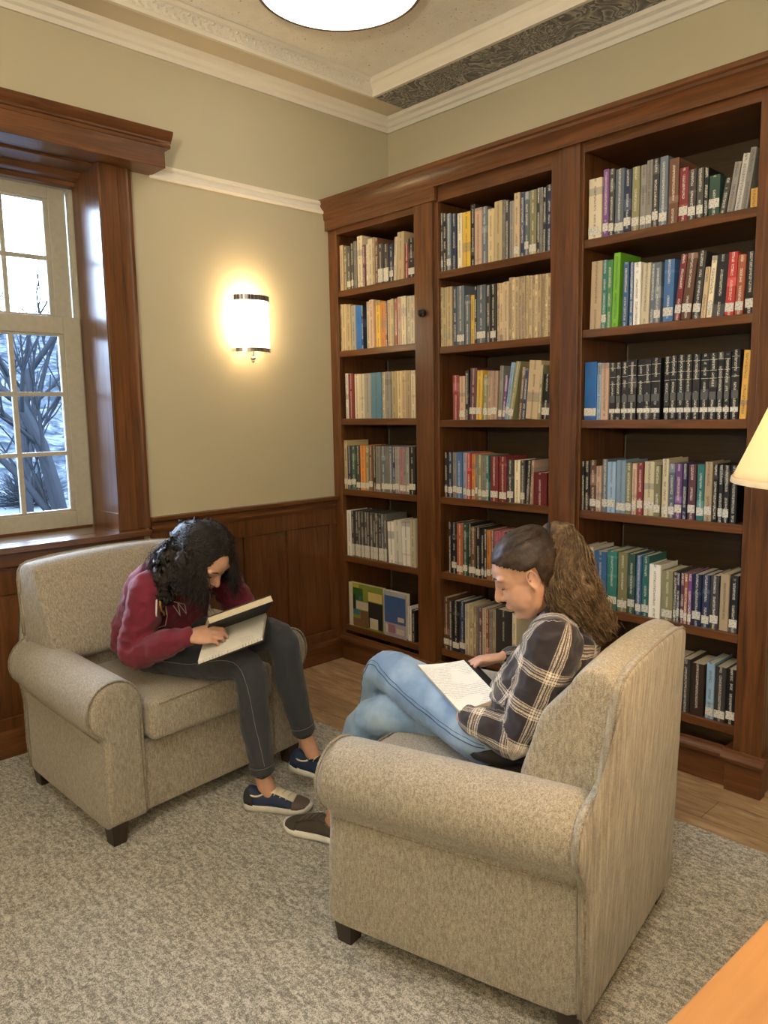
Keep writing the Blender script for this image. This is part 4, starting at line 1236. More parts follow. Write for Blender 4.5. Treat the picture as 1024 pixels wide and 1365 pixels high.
def hand(bm, wrist, d, back, side, curls, k=1.0, spread=.06, thumb=(.6, .75, -.25), tcurl=.4):
    """palm with five separate bent fingers. d: pointing direction, back: normal of the back of the hand, side: +1 thumb towards y"""
    x = V(d).normalized(); z = (V(back) - x * V(back).dot(x)).normalized(); y = z.cross(x) * side
    P = lambda a, b, c_: V(wrist) + (x * a + y * b + z * c_) * k
    # palm: lofted rounded slab from wrist to knuckles
    rings = []
    for a, hw_, th_ in ((-.012, .024, .017), (.01, .027, .016), (.035, .036, .0145), (.06, .040, .013), (.078, .039, .0115), (.086, .034, .008)):
        rings.append([P(a, hw_ * cos(t), th_ * sin(t)) for t in [2 * pi * i / 16 for i in range(16)]])
    loft(bm, rings)
    tube(bm, [P(.012, .018, -.006), P(.04, .026, -.010)], [.013 * k, .013 * k], 8)
    fing = [(.0285, .083, (.040, .024, .019), .0083), (.0095, .087, (.044, .027, .020), .0086), (-.0095, .084, (.040, .025, .019), .0081), (-.0275, .076, (.031, .019, .017), .0072)]
    for i, (fy, fx, segs, r) in enumerate(fing):
        cu = curls[i]; an = -.05; p = P(fx - .012, fy, 0); pts = [p]; fanout = (fy / .0285) * spread
        q = p
        dirs = []
        for j, sgl in enumerate((.012,) + segs):
            if j > 0: an += cu[j - 1]
            dv = (x * cos(an) - z * sin(an)) * cos(fanout) + y * sin(fanout)
            q = q + dv * sgl * k; pts.append(q)
        rr = [r * 1.05, r * 1.05, r * .95, r * .88, r * .78]
        tube(bm, pts, [v * k for v in rr], 8)
    tv = V(thumb).normalized(); b0 = P(.018, .026, -.006)
    dv = (x * tv.x + y * tv.y + z * tv.z)
    p1 = b0 + dv * .036 * k
    dv2 = (dv + (x * .8 - y * .4) * tcurl).normalized(); p2 = p1 + dv2 * .030 * k
    dv3 = (dv2 + (x * .6 - y * .6) * tcurl).normalized(); p3 = p2 + dv3 * .024 * k
    tube(bm, [b0, p1, p2, p3], [.0125 * k, .0105 * k, .0095 * k, .0078 * k], 8)
def torso(bm, st, lat, n=24, grow=0.0):
    """st: list of (centre, half width, half depth); lat: lateral unit vector(s)"""
    rings = []
    cs = [V(s[0]) for s in st]
    for i, (c, hw, hd) in enumerate(st):
        a = cs[max(0, i - 1)]; b = cs[min(len(cs) - 1, i + 1)]; ax = (b - a).normalized()
        L = lat[i] if isinstance(lat, list) else lat
        l = (L - ax * L.dot(ax)).normalized(); f = ax.cross(l)
        rings.append([V(c) + l * ((hw + grow) * (abs(cos(t)) ** .85) * (1 if cos(t) > 0 else -1)) + f * ((hd + grow) * (abs(sin(t)) ** .9) * (1 if sin(t) > 0 else -1)) for t in [2 * pi * k / n for k in range(n)]])
    loft(bm, rings)
def limb(bm, pts, rad, n=16, k=4, up=V((0, 0, 1)), flat_=1.0):
    P = catmull(pts, k); R_ = []
    for i in range(len(P)):
        t = i / k; a = min(int(t), len(rad) - 2); u = t - a; u = u * u * (3 - 2 * u); R_.append(rad[a] + (rad[a + 1] - rad[a]) * min(1, u if t < len(rad) - 1 else 1))
    tube(bm, P, R_, n, up=up, flat=flat_)
def wrinkle(o, amp, sc, axes=None, seed=0):
    """cloth folds: displace along the normal with layered noise"""
    me = o.data
    vs = [v.co.copy() for v in me.vertices]; ns = [v.normal.copy() for v in me.vertices]
    for v, p, n in zip(me.vertices, vs, ns):
        q = V((p.x * sc[0], p.y * sc[1], p.z * sc[2])) + V((seed, seed, seed))
        d = noise.noise(q); d = 1 - abs(d) * 2.2      # ridged folds
        v.co = p + n * (amp * (d - .55) + amp * .4 * noise.noise(q * 2.7))
def set_attr(o, name, fn):
    a = o.data.attributes.new(name, 'FLOAT_VECTOR', 'POINT')
    for i, v in enumerate(o.data.vertices): a.data[i].vector = fn(v.co)
def seg_param(p, pts):
    best = None; acc = 0
    for a, b in zip(pts[:-1], pts[1:]):
        d = b - a; L = d.length; t = max(0, min(1, (p - a).dot(d) / (L * L))); q = a + d * t; dist = (p - q).length
        if best is None or dist < best[0]: best = (dist, acc + t * L, q, d.normalized())
        acc += L
    return best
def shoe(parent, heel, toe, up, L, mats, laces, name='shoe', label=None, high=1.0):
    """mats: sole, heel, side, toe, tongue"""
    x = (V(toe) - V(heel)).normalized(); u = V(up); u = (u - x * u.dot(x)).normalized(); y = u.cross(x)
    P = lambda a, b, c_: V(heel) + x * (a * L) + y * b + u * c_
    W = [(0, .012), (.03, .026), (.10, .033), (.22, .035), (.40, .034), (.55, .040), (.70, .046), (.82, .045), (.91, .036), (.97, .021), (1.0, .006)]
    H = [(0, .066), (.03, .084), (.10, .092), (.22, .074), (.33, .070), (.45, .080), (.6, .066), (.75, .049), (.88, .040), (.97, .030), (1, .022)]
    def I(T, s):
        for (a, va), (b, vb) in zip(T[:-1], T[1:]):
            if s <= b: return va + (vb - va) * (s - a) / (b - a)
        return T[-1][1]
    def mk(nm, m, s0, s1, z0, grow, ang0=0, ang1=pi, hs=1, n=12, ns=18, par=None):
        bm = bmesh.new(); rings = []
        for i in range(ns + 1):
            s = s0 + (s1 - s0) * i / ns; w_ = I(W, s) * .96 + grow; h_ = (I(H, s) * high - z0) * hs + grow
            r = []
            for k in range(n + 1):
                t = ang0 + (ang1 - ang0) * k / n; cc, ss = cos(t), sin(t)
                r.append(P(s, w_ * abs(cc) ** .7 * (1 if cc > 0 else -1), z0 + h_ * abs(ss) ** .75))
            rings.append(r)
        if ang0 == 0 and ang1 == pi:
            loft(bm, rings)
            return obj(nm, bm, m, par, True)
        loft(bm, rings, False, 0, False)
        o = obj(nm, bm, m, par, True); md = o.modifiers.new('t', 'SOLIDIFY'); md.thickness = .002; md.offset = 1; return o
    # sole: outline loft with rounded edge and toe spring
    bm = bmesh.new(); rings = []
    ss = lerp_list([0, 1], 41)
    outl = [(s, I(W, s)) for s in ss] + [(s, -I(W, s)) for s in ss[::-1]]
    for z, g in ((0, -.004), (.004, .001), (.014, .004), (.024, .003), (.028, -.001)):
        rings.append([P(s + g / L * (s - .5) * 2, (abs(w_) + g) * (1 if w_ > 0 else -1), z + (.012 * max(0, (s - .8) / .2) ** 2 if z < .02 else .008 * max(0, (s - .8) / .2) ** 2) + (.006 * max(0, (.18 - s) / .18) if z > .02 else 0)) for s, w_ in outl])
    loft(bm, rings); 
    up_ = mk(name, mats[2], .01, .985, .022, 0); up_.parent = parent
    if label: up_['label'] = label
    obj('sole', bm, mats[0], up_, True)
    mk('heel_counter', mats[1], .006, .16, .024, .0012, ang0=0.001, ang1=pi - .001, hs=.86, par=up_)
    mk('toe_cap', mats[3], .74, .99, .023, .0014, ang0=0.001, ang1=pi - .001, par=up_)
    mk('tongue', mats[4], .30, .76, .03, .0025, ang0=radians(58), ang1=radians(122), par=up_)
    bm = bmesh.new(); tube(bm, [P(.045 + .30 * (.5 - .5 * cos(t)), .030 * sin(t), (.074 - .012 * abs(sin(t)) ** 2) * high) for t in [2 * pi * k / 24 for k in range(25)]], .0035, 6); obj('collar', bm, laces, up_, True)
    for i in range(4):
        s = .42 + i * .085; h_ = I(H, s) * high; w_ = I(W, s)
        bm = bmesh.new(); tube(bm, [P(s - .03, -w_ * .62, h_ * .93), P(s - .01, -w_ * .3, h_ + .006), P(s + .01, w_ * .3, h_ + .006), P(s + .03, w_ * .62, h_ * .93)], .0026, 6); obj('lace', bm, laces, up_, True)
    return up_
def strands(bm, paths, r, n=4):
    for P_ in paths:
        k = len(P_); tube(bm, P_, [r * (1 - .55 * i / (k - 1)) for i in range(k)], n, cap='flat')
def curl_path(pts, amp, turns, rnd, k=5):
    P_ = catmull(pts, k); out = []; ph = rnd.uniform(0, 6.28); n = len(P_)
    for i, p in enumerate(P_):
        t = i / (n - 1); a = ph + turns * 2 * pi * t
        d = (P_[min(n - 1, i + 1)] - P_[max(0, i - 1)]).normalized(); s, u = frame_from(d)
        out.append(p + (s * cos(a) + u * sin(a)) * amp * min(1, t * 4))
    return out

# ================================================================== reader in maroon
rn = random.Random(11)
lat = V((-.06, 1, 0)).normalized()
bm = bmesh.new()
st = [((.775, -2.03, .545), .13, .09), ((.765, -2.03, .60), .165, .115), ((.750, -2.03, .68), .145, .10), ((.785, -2.03, .775), .150, .10), ((.85, -2.03, .855), .165, .095), ((.905, -2.03, .905), .12, .07), ((.94, -2.03, .93), .06, .05)]
torso(bm, st, lat)
HC_ = V((1.065, -2.015, .975)); HM = head_matrix(radians(14), radians(47), radians(6))
limb(bm, [(.90, -2.03, .89), (.95, -2.028, .93), HC_ + HM @ V((-.035, 0, -.03))], [.062, .052, .052])
add_head(bm, HC_, HM)
shR, elR, wrR = V((.932, -2.178, .868)), V((.890, -2.232, .630)), V((1.150, -2.150, .728))
shL, elL, wrL = V((.925, -1.865, .870)), V((.940, -1.755, .655)), V((1.095, -1.840, .728))
for a, b_, c_ in ((shR, elR, wrR), (shL, elL, wrL)):
    limb(bm, [a, a.lerp(b_, .5), b_, b_.lerp(c_, .5), c_], [.048, .042, .036, .034, .024])
curlA = [(.30, .55, .35)] * 2 + [(.38, .60, .4)] * 2
hand(bm, wrR, (.62, .76, .06), (.45, -.45, .77), 1, [(.50, .9, .5), (.5, .9, .5), (.55, .95, .5), (.6, 1.0, .5)], .98, .03, (.75, .5, -.35), .3)
hand(bm, wrL, (.02, -.97, -.20), (-.9, -.05, -.4), -1, [(.15, .3, .2)] * 4, .95, .04, (.75, .55, -.1), .2)
L1 = dict(hr=V((.80, -2.12, .600)), kr=V((1.195, -1.945, .575)), ar=V((1.215, -1.898, .105)), hl=V((.79, -1.945, .605)), kl=V((1.150, -1.765, .640)), al=V((1.190, -1.672, .185)))
for h_, k_2, a_, hl_, tt in ((L1['hr'], L1['kr'], L1['ar'], V((1.168, -1.935, .012)), V((1.35, -1.795, .012))), (L1['hl'], L1['kl'], L1['al'], V((1.150, -1.705, .075)), V((1.36, -1.60, .035)))):
    limb(bm, [h_, h_.lerp(k_2, .5), k_2, k_2.lerp(a_, .35) + V((-.012, 0, 0)), a_], [.075, .064, .050, .047, .030])
    f = (tt - hl_).normalized(); limb(bm, [a_ + V((0, 0, .02)), a_ - V((0, 0, .03)) + f * .02, hl_ + f * .12 + V((0, 0, .030)), hl_ + f * .17 + V((0, 0, .026))], [.031, .029, .020, .014])
per1 = remesh('person', bm, .0042, 3, M['skin'])
tag(per1, 'person with long dark curly hair in maroon sweatshirt reading in the left armchair', 'person')
# face details
def face_bits(par, c, Rm, brow, k=1.0):
    for s in (-1, 1):
        bm = bmesh.new(); tube(bm, [c + Rm @ V(p) for p in ((.0835, s * .012, .028), (.0835, s * .026, .033), (.0725, s * .046, .029))], [.0022, .0028, .0014], 6); obj('eyebrow', bm, brow, par, True)
        bm = bmesh.new(); tube(bm, [c + Rm @ V(p) for p in ((.0735, s * .018, -.001), (.0775, s * .030, -.003), (.0705, s * .043, .000))], [.0012, .0018, .0012], 6); obj('eyelashes', bm, brow, par, True)
    bm = bmesh.new()
    tube(bm, [c + Rm @ V(p) for p in ((.082, -.018, -.0612), (.0905, -.007, -.0582), (.0910, 0, -.0592), (.0905, .007, -.0582), (.082, .018, -.0612))], [.0012, .0030, .0026, .0030, .0012], 8)
    tube(bm, [c + Rm @ V(p) for p in ((.081, -.015, -.0630), (.0885, 0, -.0668), (.081, .015, -.0630))], [.0012, .0042, .0012], 8)
    obj('lips', bm, M['lip'], par, True)
face_bits(per1, HC_, HM, M['hair_black'])
# hair
def P1(p): return HC_ + HM @ V(p)
bm = bmesh.new()
ellipsoid(bm, P1((-.030, 0, .036)), (.094, .082, .086), HM, 24)
for s in (-1, 1):
    limb(bm, [P1((-.03, s * .055, .07)), P1((-.018, s * .088, .02)), P1((-.01, s * .098, -.04)) + V((-.0, 0, -.02)), P1((-.01, s * .095, -.05)) + V((.01, s * .01, -.06))], [.035, .042, .044, .028])
limb(bm, [P1((-.07, 0, .04)), P1((-.11, 0, -.01)), P1((-.11, -.01, -.07)), V((.90, -2.06, .945)), V((.905, -2.10, .90))], [.07, .068, .060, .05, .035])
limb(bm, [P1((-.07, -.05, .0)), P1((-.08, -.09, -.05)), V((.97, -2.15, .875)), V((.985, -2.14, .835))], [.045, .05, .042, .03])
base = remesh('hair', bm, .006, 5, M['hair_black'])
for v in base.data.vertices:
    q = v.co * 38; v.co += v.normal * (.008 * noise.noise(q) + .005 * noise.noise(q * 2.3) - .010)
paths = []
def ell_pt(y_, an, r=(.098, .086, .092)):
    return None
for i in range(1700):
    s = rn.choice((-1, 1)); xx = rn.uniform(-.115, .052); yy = rn.uniform(.0, 1) ** .8
    # along the scalp from the parting to the side, then falling with gravity
    cx_ = -.030; rx = .097; t0 = (xx - cx_) / rx; rr = sqrt(max(.05, 1 - t0 * t0))
    pts = []
    for th_ in (-.12 + yy * .6, .7 + yy * .3, 1.25, 1.6):
        pts.append(P1((cx_ + t0 * rx, s * .090 * rr * sin(th_) * 1.05, .036 + .094 * rr * cos(th_))))
    last = pts[-1]; L_ = rn.uniform(.06, .155) * (1 if xx > -.06 else .75)
    out = HM @ V((rn.uniform(-.02, .03), s * rn.uniform(.0, .035), 0))
    if xx < -.05:
        tgt = V((rn.uniform(.86, 1.0), -2.03 + s * rn.uniform(.02, .15), rn.uniform(.86, .95)))
        pts += [last.lerp(tgt, .5) + V((-.02, s * .02, .02)), tgt]
    else:
        pts += [last + out * .6 + V((.0, 0, -L_ * .5)), last + out + V((rn.uniform(-.02, .02), rn.uniform(-.02, .02), -L_))]
    paths.append(curl_path(pts, rn.uniform(.003, .010), rn.uniform(3, 6.5), rn, 5))
bm = bmesh.new(); strands(bm, paths, .0016, 4)
me2 = bpy.data.meshes.new('t'); bm.to_mesh(me2); bm.free()
b2 = bmesh.new(); b2.from_mesh(base.data); b2.from_mesh(me2)
for f in b2.faces: f.smooth = True
b2.to_mesh(base.data); b2.free(); base.parent = per1; base['label'] = 'long black curly hair falling forward'
# sweatshirt
bm = bmesh.new()
sst = [((.735, -2.035, .572), .170, .125), ((.722, -2.035, .605), .200, .150), ((.722, -2.035, .67), .192, .146), ((.765, -2.03, .76), .178, .130), ((.825, -2.03, .845), .185, .118), ((.875, -2.03, .895), .155, .098), ((.925, -2.03, .93), .09, .075)]
torso(bm, sst, lat)
for a, b_, c_ in ((shR, elR, wrR), (shL, elL, wrL)):
    cf = c_ - (c_ - b_).normalized() * .012
    limb(bm, [a + V((-.01, 0, .0)), a.lerp(b_, .45), b_, b_.lerp(cf, .55), cf], [.070, .066, .058, .054, .037])
    tube(bm, [cf - (c_ - b_).normalized() * .03, cf], [.038, .038], 14)
sw = remesh('sweatshirt', bm, .006, 5, M['maroon'], per1)
wrinkle(sw, .0065, (14, 14, 20), seed=3)
# lettering across the chest, partly hidden by the hair
from mathutils.bvhtree import BVHTree
def on_surface(o, p, d):
    bv = BVHTree.FromPolygons([v.co for v in o.data.vertices], [q.vertices for q in o.data.polygons])
    return lambda a, b_: bv.ray_cast(p(a, b_), d)
M['gold_print'] = flat('gold print', (.62, .45, .14), .6); M['white_print'] = flat('white print', (.72, .68, .64), .6)
CH = V((1.02, -2.15, .80)); cu, cv, cd_ = V((.56, .80, -.22)).normalized(), V((.25, .08, .96)).normalized(), V((-.80, .55, -.22)).normalized()
bvs = BVHTree.FromPolygons([v.co for v in sw.data.vertices], [q.vertices for q in sw.data.polygons])
def stroke(pts, r, m, nm='chest_letter'):
    out = []
    for (a, b_), (c_, d_) in zip(pts[:-1], pts[1:]):
        for k in range(6):
            t = k / 5; p = CH + cu * (a + (c_ - a) * t) + cv * (b_ + (d_ - b_) * t) - cd_ * .35
            h = bvs.ray_cast(p, cd_)
            if h[0] is not None: out.append(h[0] + h[1] * .0012)
    if len(out) > 2:
        bm = bmesh.new(); tube(bm, out, r, 6); obj(nm, bm, m, sw, True)
stroke([(-.050, .030), (-.042, -.030)], .0034, M['white_print']); stroke([(-.038, .026), (-.030, -.028)], .0042, M['gold_print']); stroke([(-.026, .010), (-.020, -.026)], .003, M['white_print'])
stroke([(-.012, .034), (.026, -.024), (.012, .030), (.046, -.014), (.036, .026), (-.012, .034)], .0016, M['white_print'])
stroke([(-.018, -.030), (-.020, -.072), (-.034, -.078)], .0018, M['white_print'])
sw['label'] = 'maroon sweatshirt with white and gold chest lettering'
# jeans
def jeans(name, H_, vox, hips, chains, mat, par, rads, cuffr):
    bm = bmesh.new()
    for c_, r_ in hips: ellipsoid(bm, c_, r_, None, 20)
    for (h_, k2, a_) in chains:
        limb(bm, [h_, h_.lerp(k2, .5), k2, k2.lerp(a_, .4) + V((0, 0, 0)), a_ + (k2 - a_).normalized() * .075], rads, 18)
    o = remesh(name, bm, vox, 5, mat, par); return o
j1 = jeans('jeans', 0, .006, [((.775, -2.03, .600), (.125, .170, .088))], [(L1['hr'], L1['kr'], L1['ar']), (L1['hl'], L1['kl'], L1['al'])], M['dark_denim'], per1, [.090, .078, .063, .057, .046], .05)
wrinkle(j1, .003, (22, 22, 12), seed=9); j1['label'] = 'charcoal skinny jeans with turned cuffs'
for k2, a_ in ((L1['kr'], L1['ar']), (L1['kl'], L1['al'])):
    d = (k2 - a_).normalized(); bm = bmesh.new(); tube(bm, [a_ + d * .060, a_ + d * .098], [.047, .049], 24, cap='flat'); o = obj('cuff', bm, M['dark_denim'], j1, True, .004)
    bm = bmesh.new(); s_, u_ = frame_from(d); tube(bm, [a_ + d * .090 + (s_ * cos(t) + u_ * sin(t)) * .0492 for t in [2 * pi * i / 28 for i in range(29)]], .0009, 4); obj('stitching', bm, M['stitch'], j1, True)
def seam_on(o, pts, r, mat, par, off=.0008, name='seam'):
    from mathutils.bvhtree import BVHTree
    bv = BVHTree.FromPolygons([v.co for v in o.data.vertices], [p.vertices for p in o.data.polygons])
    out = []
    for p in catmull(pts, 8):
        q, n, i, d = bv.find_nearest(p); out.append(q + n * off)
    bm = bmesh.new(); tube(bm, out, r, 5); return obj(name, bm, mat, par, True)
camdir = V((.66, -.72, .22))
seam_on(j1, [L1['hr'] + V((.0, -.09, .0)), L1['hr'].lerp(L1['kr'], .5) + V((.03, -.08, .0)), L1['kr'] + V((.03, -.06, .03)), L1['kr'].lerp(L1['ar'], .5) + V((.05, -.03, 0)), L1['ar'] + V((.05, -.03, .10))], .0011, M['stitch'], j1)
M['navy_mesh'] = flat('navy knit', (.012, .025, .07), .8); M['off_white'] = flat('off white rubber', (.58, .55, .50), .55); M['blackish'] = flat('black knit', (.015, .015, .018), .8)
M['taupe'] = flat('taupe suede', (.10, .072, .055), .85); M['cream_f'] = flat('cream lace', (.62, .56, .42), .7); M['white_r'] = flat('white rubber sole', (.72, .70, .66), .45)
M['grey_f'] = flat('warm grey panel', (.32, .29, .25), .7); M['dk_taupe'] = flat('dark brown canvas', (.055, .043, .033), .85); M['brown_lace'] = flat('brown lace', (.13, .10, .08), .8)
shoe(per1, (1.150, -1.948, .0125), (1.345, -1.80, .0125), (0, 0, 1), .262, [M['off_white'], M['blackish'], M['navy_mesh'], M['taupe'], M['cream_f']], M['cream_f'], label='navy sneaker with taupe toe and thick off-white sole')
shoe(per1, (1.128, -1.715, .085), (1.33, -1.605, .045), (.15, 0, 1), .262, [M['off_white'], M['navy_mesh'], M['navy_mesh'], M['grey_f'], M['blackish']], M['cream_f'], label='navy and grey sneaker lifted off the carpet')

# ================================================================== reader in plaid
rn = random.Random(5)
hd = radians(203); fwd = V((cos(hd), sin(hd), 0)); lt = V((-sin(hd), cos(hd), 0))     # lt = the sitter's left
bm = bmesh.new()
st = [((2.235, -1.745, .560), .10, .06), ((2.25, -1.745, .60), .130, .07), ((2.298, -1.735, .70), .130, .075), ((2.348, -1.705, .80), .135, .072), ((2.387, -1.685, .885), .150, .074), ((2.405, -1.68, .930), .11, .066), ((2.405, -1.68, .95), .06, .05)]
torso(bm, st, lt)
HC2 = V((2.318, -1.774, 1.060)); HM2 = head_matrix(radians(218), radians(27), radians(-3))
limb(bm, [(2.40, -1.68, .90), (2.402, -1.685, .96), HC2 + HM2 @ V((-.035, 0, -.02))], [.062, .050, .050])
add_head(bm, HC2, HM2)
s2L, e2L, w2L = V((2.452, -1.835, .905)), V((2.372, -1.885, .652)), V((2.212, -1.912, .666))
s2R, e2R, w2R = V((2.318, -1.53, .900)), V((2.24, -1.50, .690)), V((2.165, -1.665, .765))
for a, b_, c_ in ((s2L, e2L, w2L), (s2R, e2R, w2R)):
    limb(bm, [a, a.lerp(b_, .5), b_, b_.lerp(c_, .5), c_], [.048, .042, .036, .033, .023])
hand(bm, w2L, (.10, .97, .02), (-.15, -.10, -.98), -1, [(.1, .2, .15)] * 4, .93, .05, (.7, .7, .2), .1)
hand(bm, w2R, (-.72, -.62, -.08), (.1, .25, .95), -1, [(.45, .75, .5), (.55, .85, .5), (.6, .9, .5), (.65, .95, .5)], .93, .03, (.8, .45, -.35), .35)
L2 = dict(hl=V((2.225, -1.835, .605)), kl=V((1.745, -1.755, .645)), al=V((1.50, -1.635, .285)), hr=V((2.19, -1.665, .605)), kr=V((1.735, -1.822, .495)), ar=V((1.575, -1.852, .105)))
for h_, k_2, a_ in ((L2['hl'], L2['kl'], L2['al']), (L2['hr'], L2['kr'], L2['ar'])):
    limb(bm, [h_, h_.lerp(k_2, .5), k_2, k_2.lerp(a_, .35), a_], [.075, .064, .050, .044, .030])
limb(bm, [L2['ar'] + V((0, 0, .02)), L2['ar'] + V((-.02, -.005, -.035)), (1.48, -1.888, .045), (1.45, -1.898, .040)], [.031, .029, .020, .014])
limb(bm, [L2['al'] + V((.01, 0, .02)), L2['al'] + V((-.01, -.01, -.035)), (1.485, -1.70, .16), (1.475, -1.72, .12)], [.031, .029, .020, .014])
per2 = remesh('person', bm, .0042, 3, M['skin'])
tag(per2, 'person with brown ponytail, dark plaid shirt and light jeans reading in the near armchair', 'person')
face_bits(per2, HC2, HM2, M['hair_brown'])
def P2(p): return HC2 + HM2 @ V(p)
TIE = (-.092, .0, .078)
# pulled back hair: a cap behind the hairline, then strands running to the tie
bm = bmesh.new(); ellipsoid(bm, (-.0195, 0, .031), (.0985, .0785, .0885), None, 120)
def hairline(p):   # True when the point carries hair
    x_, y_, z_ = p
    if x_ > -.030: return z_ > .030 + .62 * max(0, x_) + (.012 if abs(y_) < .03 and x_ > .04 else 0) * 0
    return z_ > -.070 - (x_ + .03) * .2
bmesh.ops.delete(bm, geom=[f for f in bm.faces if not hairline(f.calc_center_median())], context='FACES')
for v in bm.verts: v.co = HC2 + HM2 @ (v.co + v.co.normalized() * .0035 * (noise.noise(V((v.co.x * 8, v.co.y * 60, v.co.z * 60)))))
hair2 = obj('hair', bm, [M['hair_brown'], M['hair_curl']], None, True)
md = hair2.modifiers.new('t', 'SOLIDIFY'); md.thickness = .004; md.offset = -1; bake(hair2)
paths = []
cen = V((-.0195, 0, .031)); rad3 = V((.1000, .0800, .0900))
tie = V(TIE)
for i in range(1500):
    a = rn.uniform(0, 2 * pi); b_ = rn.uniform(-1, 1); q = V((sqrt(1 - b_ * b_) * cos(a), sqrt(1 - b_ * b_) * sin(a), b_))
    p = V((cen.x + q.x * rad3.x, cen.y + q.y * rad3.y, cen.z + q.z * rad3.z))
    if not hairline(p): continue
    u0_ = V((q.x, q.y, q.z)); tq = tie - cen; u1_ = V((tq.x / rad3.x, tq.y / rad3.y, tq.z / rad3.z)).normalized()
    pts = []
    for k in range(7):
        t = k / 6; uu = u0_.slerp(u1_, t * .97) if u0_.dot(u1_) > -.98 else u0_
        h_ = 1.0 + .02 * sin(pi * t) + rn.uniform(-.004, .006) - (.03 if k == 0 else 0)
        pts.append(HC2 + HM2 @ V((cen.x + uu.x * rad3.x * h_, cen.y + uu.y * rad3.y * h_, cen.z + uu.z * rad3.z * h_)))
    paths.append(pts)
bm = bmesh.new(); strands(bm, paths, .0011, 4)
# ponytail
T0 = P2(TIE)
core = bmesh.new()
ir = V((.695, .719, 0)); ic = V((.573, -.82, 0))
PT = [T0 + ir * a + ic * c_ + V((0, 0, -d_)) for a, c_, d_ in ((0, 0, 0), (.034, .004, .006), (.060, .016, .085), (.076, .035, .150), (.120, .045, .215), (.165, .050, .262))]
limb(core, PT, [.020, .040, .060, .064, .044, .016], 18)
ellipsoid(core, T0 + ir * .035 + V((0, 0, -.05)), (.04, .045, .05), None, 16)
co = remesh('pony', core, .006, 5)
for v in co.data.vertices:
    q = v.co * 34; v.co += v.normal * (.011 * noise.noise(q) + .006 * noise.noise(q * 2.1))
paths2 = []
for i in range(1100):
    a = rn.uniform(0, 2 * pi); r_ = sqrt(rn.uniform(.25, 1)); ca, sa = cos(a) * r_, sin(a) * r_
    ax = PT
    rd = [.016, .045, .068, .074, .058, .034]; endk = rn.uniform(.72, 1.06)
    pts = []
    for k, (p, r0_) in enumerate(zip(ax, rd)):
        d = (ax[min(5, k + 1)] - ax[max(0, k - 1)]).normalized(); s_, u_ = frame_from(d)
        pp = p + (s_ * ca + u_ * sa) * r0_
        if k >= 3: pp = ax[2].lerp(pp, endk) + V((rn.uniform(-.008, .008), rn.uniform(-.008, .008), 0))
        pts.append(pp)
    paths2.append(curl_path(pts, rn.uniform(.003, .008), rn.uniform(3, 6), rn, 5))
nb = len(bm.faces)
strands(bm, paths2, .0017, 4)
bm.faces.ensure_lookup_table()
for i, f in enumerate(bm.faces):
    if i >= nb: f.material_index = 1
me2 = bpy.data.meshes.new('t'); bm.to_mesh(me2); bm.free()
b2 = bmesh.new(); b2.from_mesh(hair2.data); b2.from_mesh(me2); n0 = len(b2.faces); b2.from_mesh(co.data); b2.faces.ensure_lookup_table()
for i, f in enumerate(b2.faces):
    f.smooth = True
    if i >= n0: f.material_index = 1
b2.to_mesh(hair2.data); b2.free(); bpy.data.objects.remove(co); hair2.parent = per2; hair2['label'] = 'brown hair pulled back into a long curly ponytail'
bm = bmesh.new(); d = (V((.05, .03, .012))).normalized(); s_, u_ = frame_from(d)
tube(bm, [T0 + d * .012 + (s_ * cos(t) + u_ * sin(t)) * .021 for t in [2 * pi * i / 20 for i in range(21)]], .006, 8); obj('hair_tie', bm, M['blackish'], hair2, True)
# plaid shirt
bm = bmesh.new()
sst = [((2.250, -1.745, .580), .150, .098), ((2.262, -1.745, .63), .168, .108), ((2.300, -1.735, .71), .158, .102), ((2.350, -1.705, .80), .165, .100), ((2.385, -1.685, .875), .176, .098), ((2.396, -1.68, .918), .145, .088), ((2.396, -1.684, .950), .078, .068), ((2.392, -1.69, .975), .058, .058)]
torso(bm, sst, lt)
for a, b_, c_ in ((s2L, e2L, w2L), (s2R, e2R, w2R)):
    cf = c_ - (c_ - b_).normalized() * .022
    limb(bm, [a + V((-.01, .0, .0)) + lt * .0, a.lerp(b_, .45), b_, b_.lerp(cf, .5), cf], [.078, .066, .056, .050, .040])
sh2 = remesh('plaid_shirt', bm, .005, 5, M['plaid'], per2)
wrinkle(sh2, .0055, (16, 16, 22), seed=21)
arms = [[s2L, e2L, w2L], [s2R, e2R, w2R]]; sp_ = [V(s[0]) for s in sst]
def cl(p):
    cands = []
    for k, A in enumerate(arms):
        b_ = seg_param(p, A); cands.append((b_[0] / .070, k, b_))
    b_ = seg_param(p, sp_); rel = p - b_[2]; e = sqrt((rel.dot(lt) / .172) ** 2 + ((rel - lt * rel.dot(lt)).length / .112) ** 2); cands.append((e * 1.0, 2, b_))
    cands.sort(key=lambda c_: c_[0]); k, b_ = cands[0][1], cands[0][2]
    rel = p - b_[2]
    if k < 2:
        d = b_[3]; s_ = lt.cross(d).normalized() if abs(lt.dot(d)) < .9 else V((0, 0, 1)).cross(d).normalized(); u_ = d.cross(s_)
        return V((b_[1] + .02, atan2(rel.dot(u_), rel.dot(s_)) * .062 + .03, 0))
    return V((b_[1] + .05, rel.dot(lt) * 1.25 + .01, 0))
set_attr(sh2, 'cloth', cl)
bm = bmesh.new(); tube(bm, [V((2.392, -1.690, .972)) + (lt * cos(t) * .066 + fwd * sin(t) * .058) + V((0, 0, .012 * -sin(t))) for t in [2 * pi * i / 28 for i in range(29)]], .009, 8, flat=1.2); 
co_ = obj('collar', bm, M['plaid'], sh2, True); set_attr(co_, 'cloth', lambda p: V((p.x, p.y, 0)))
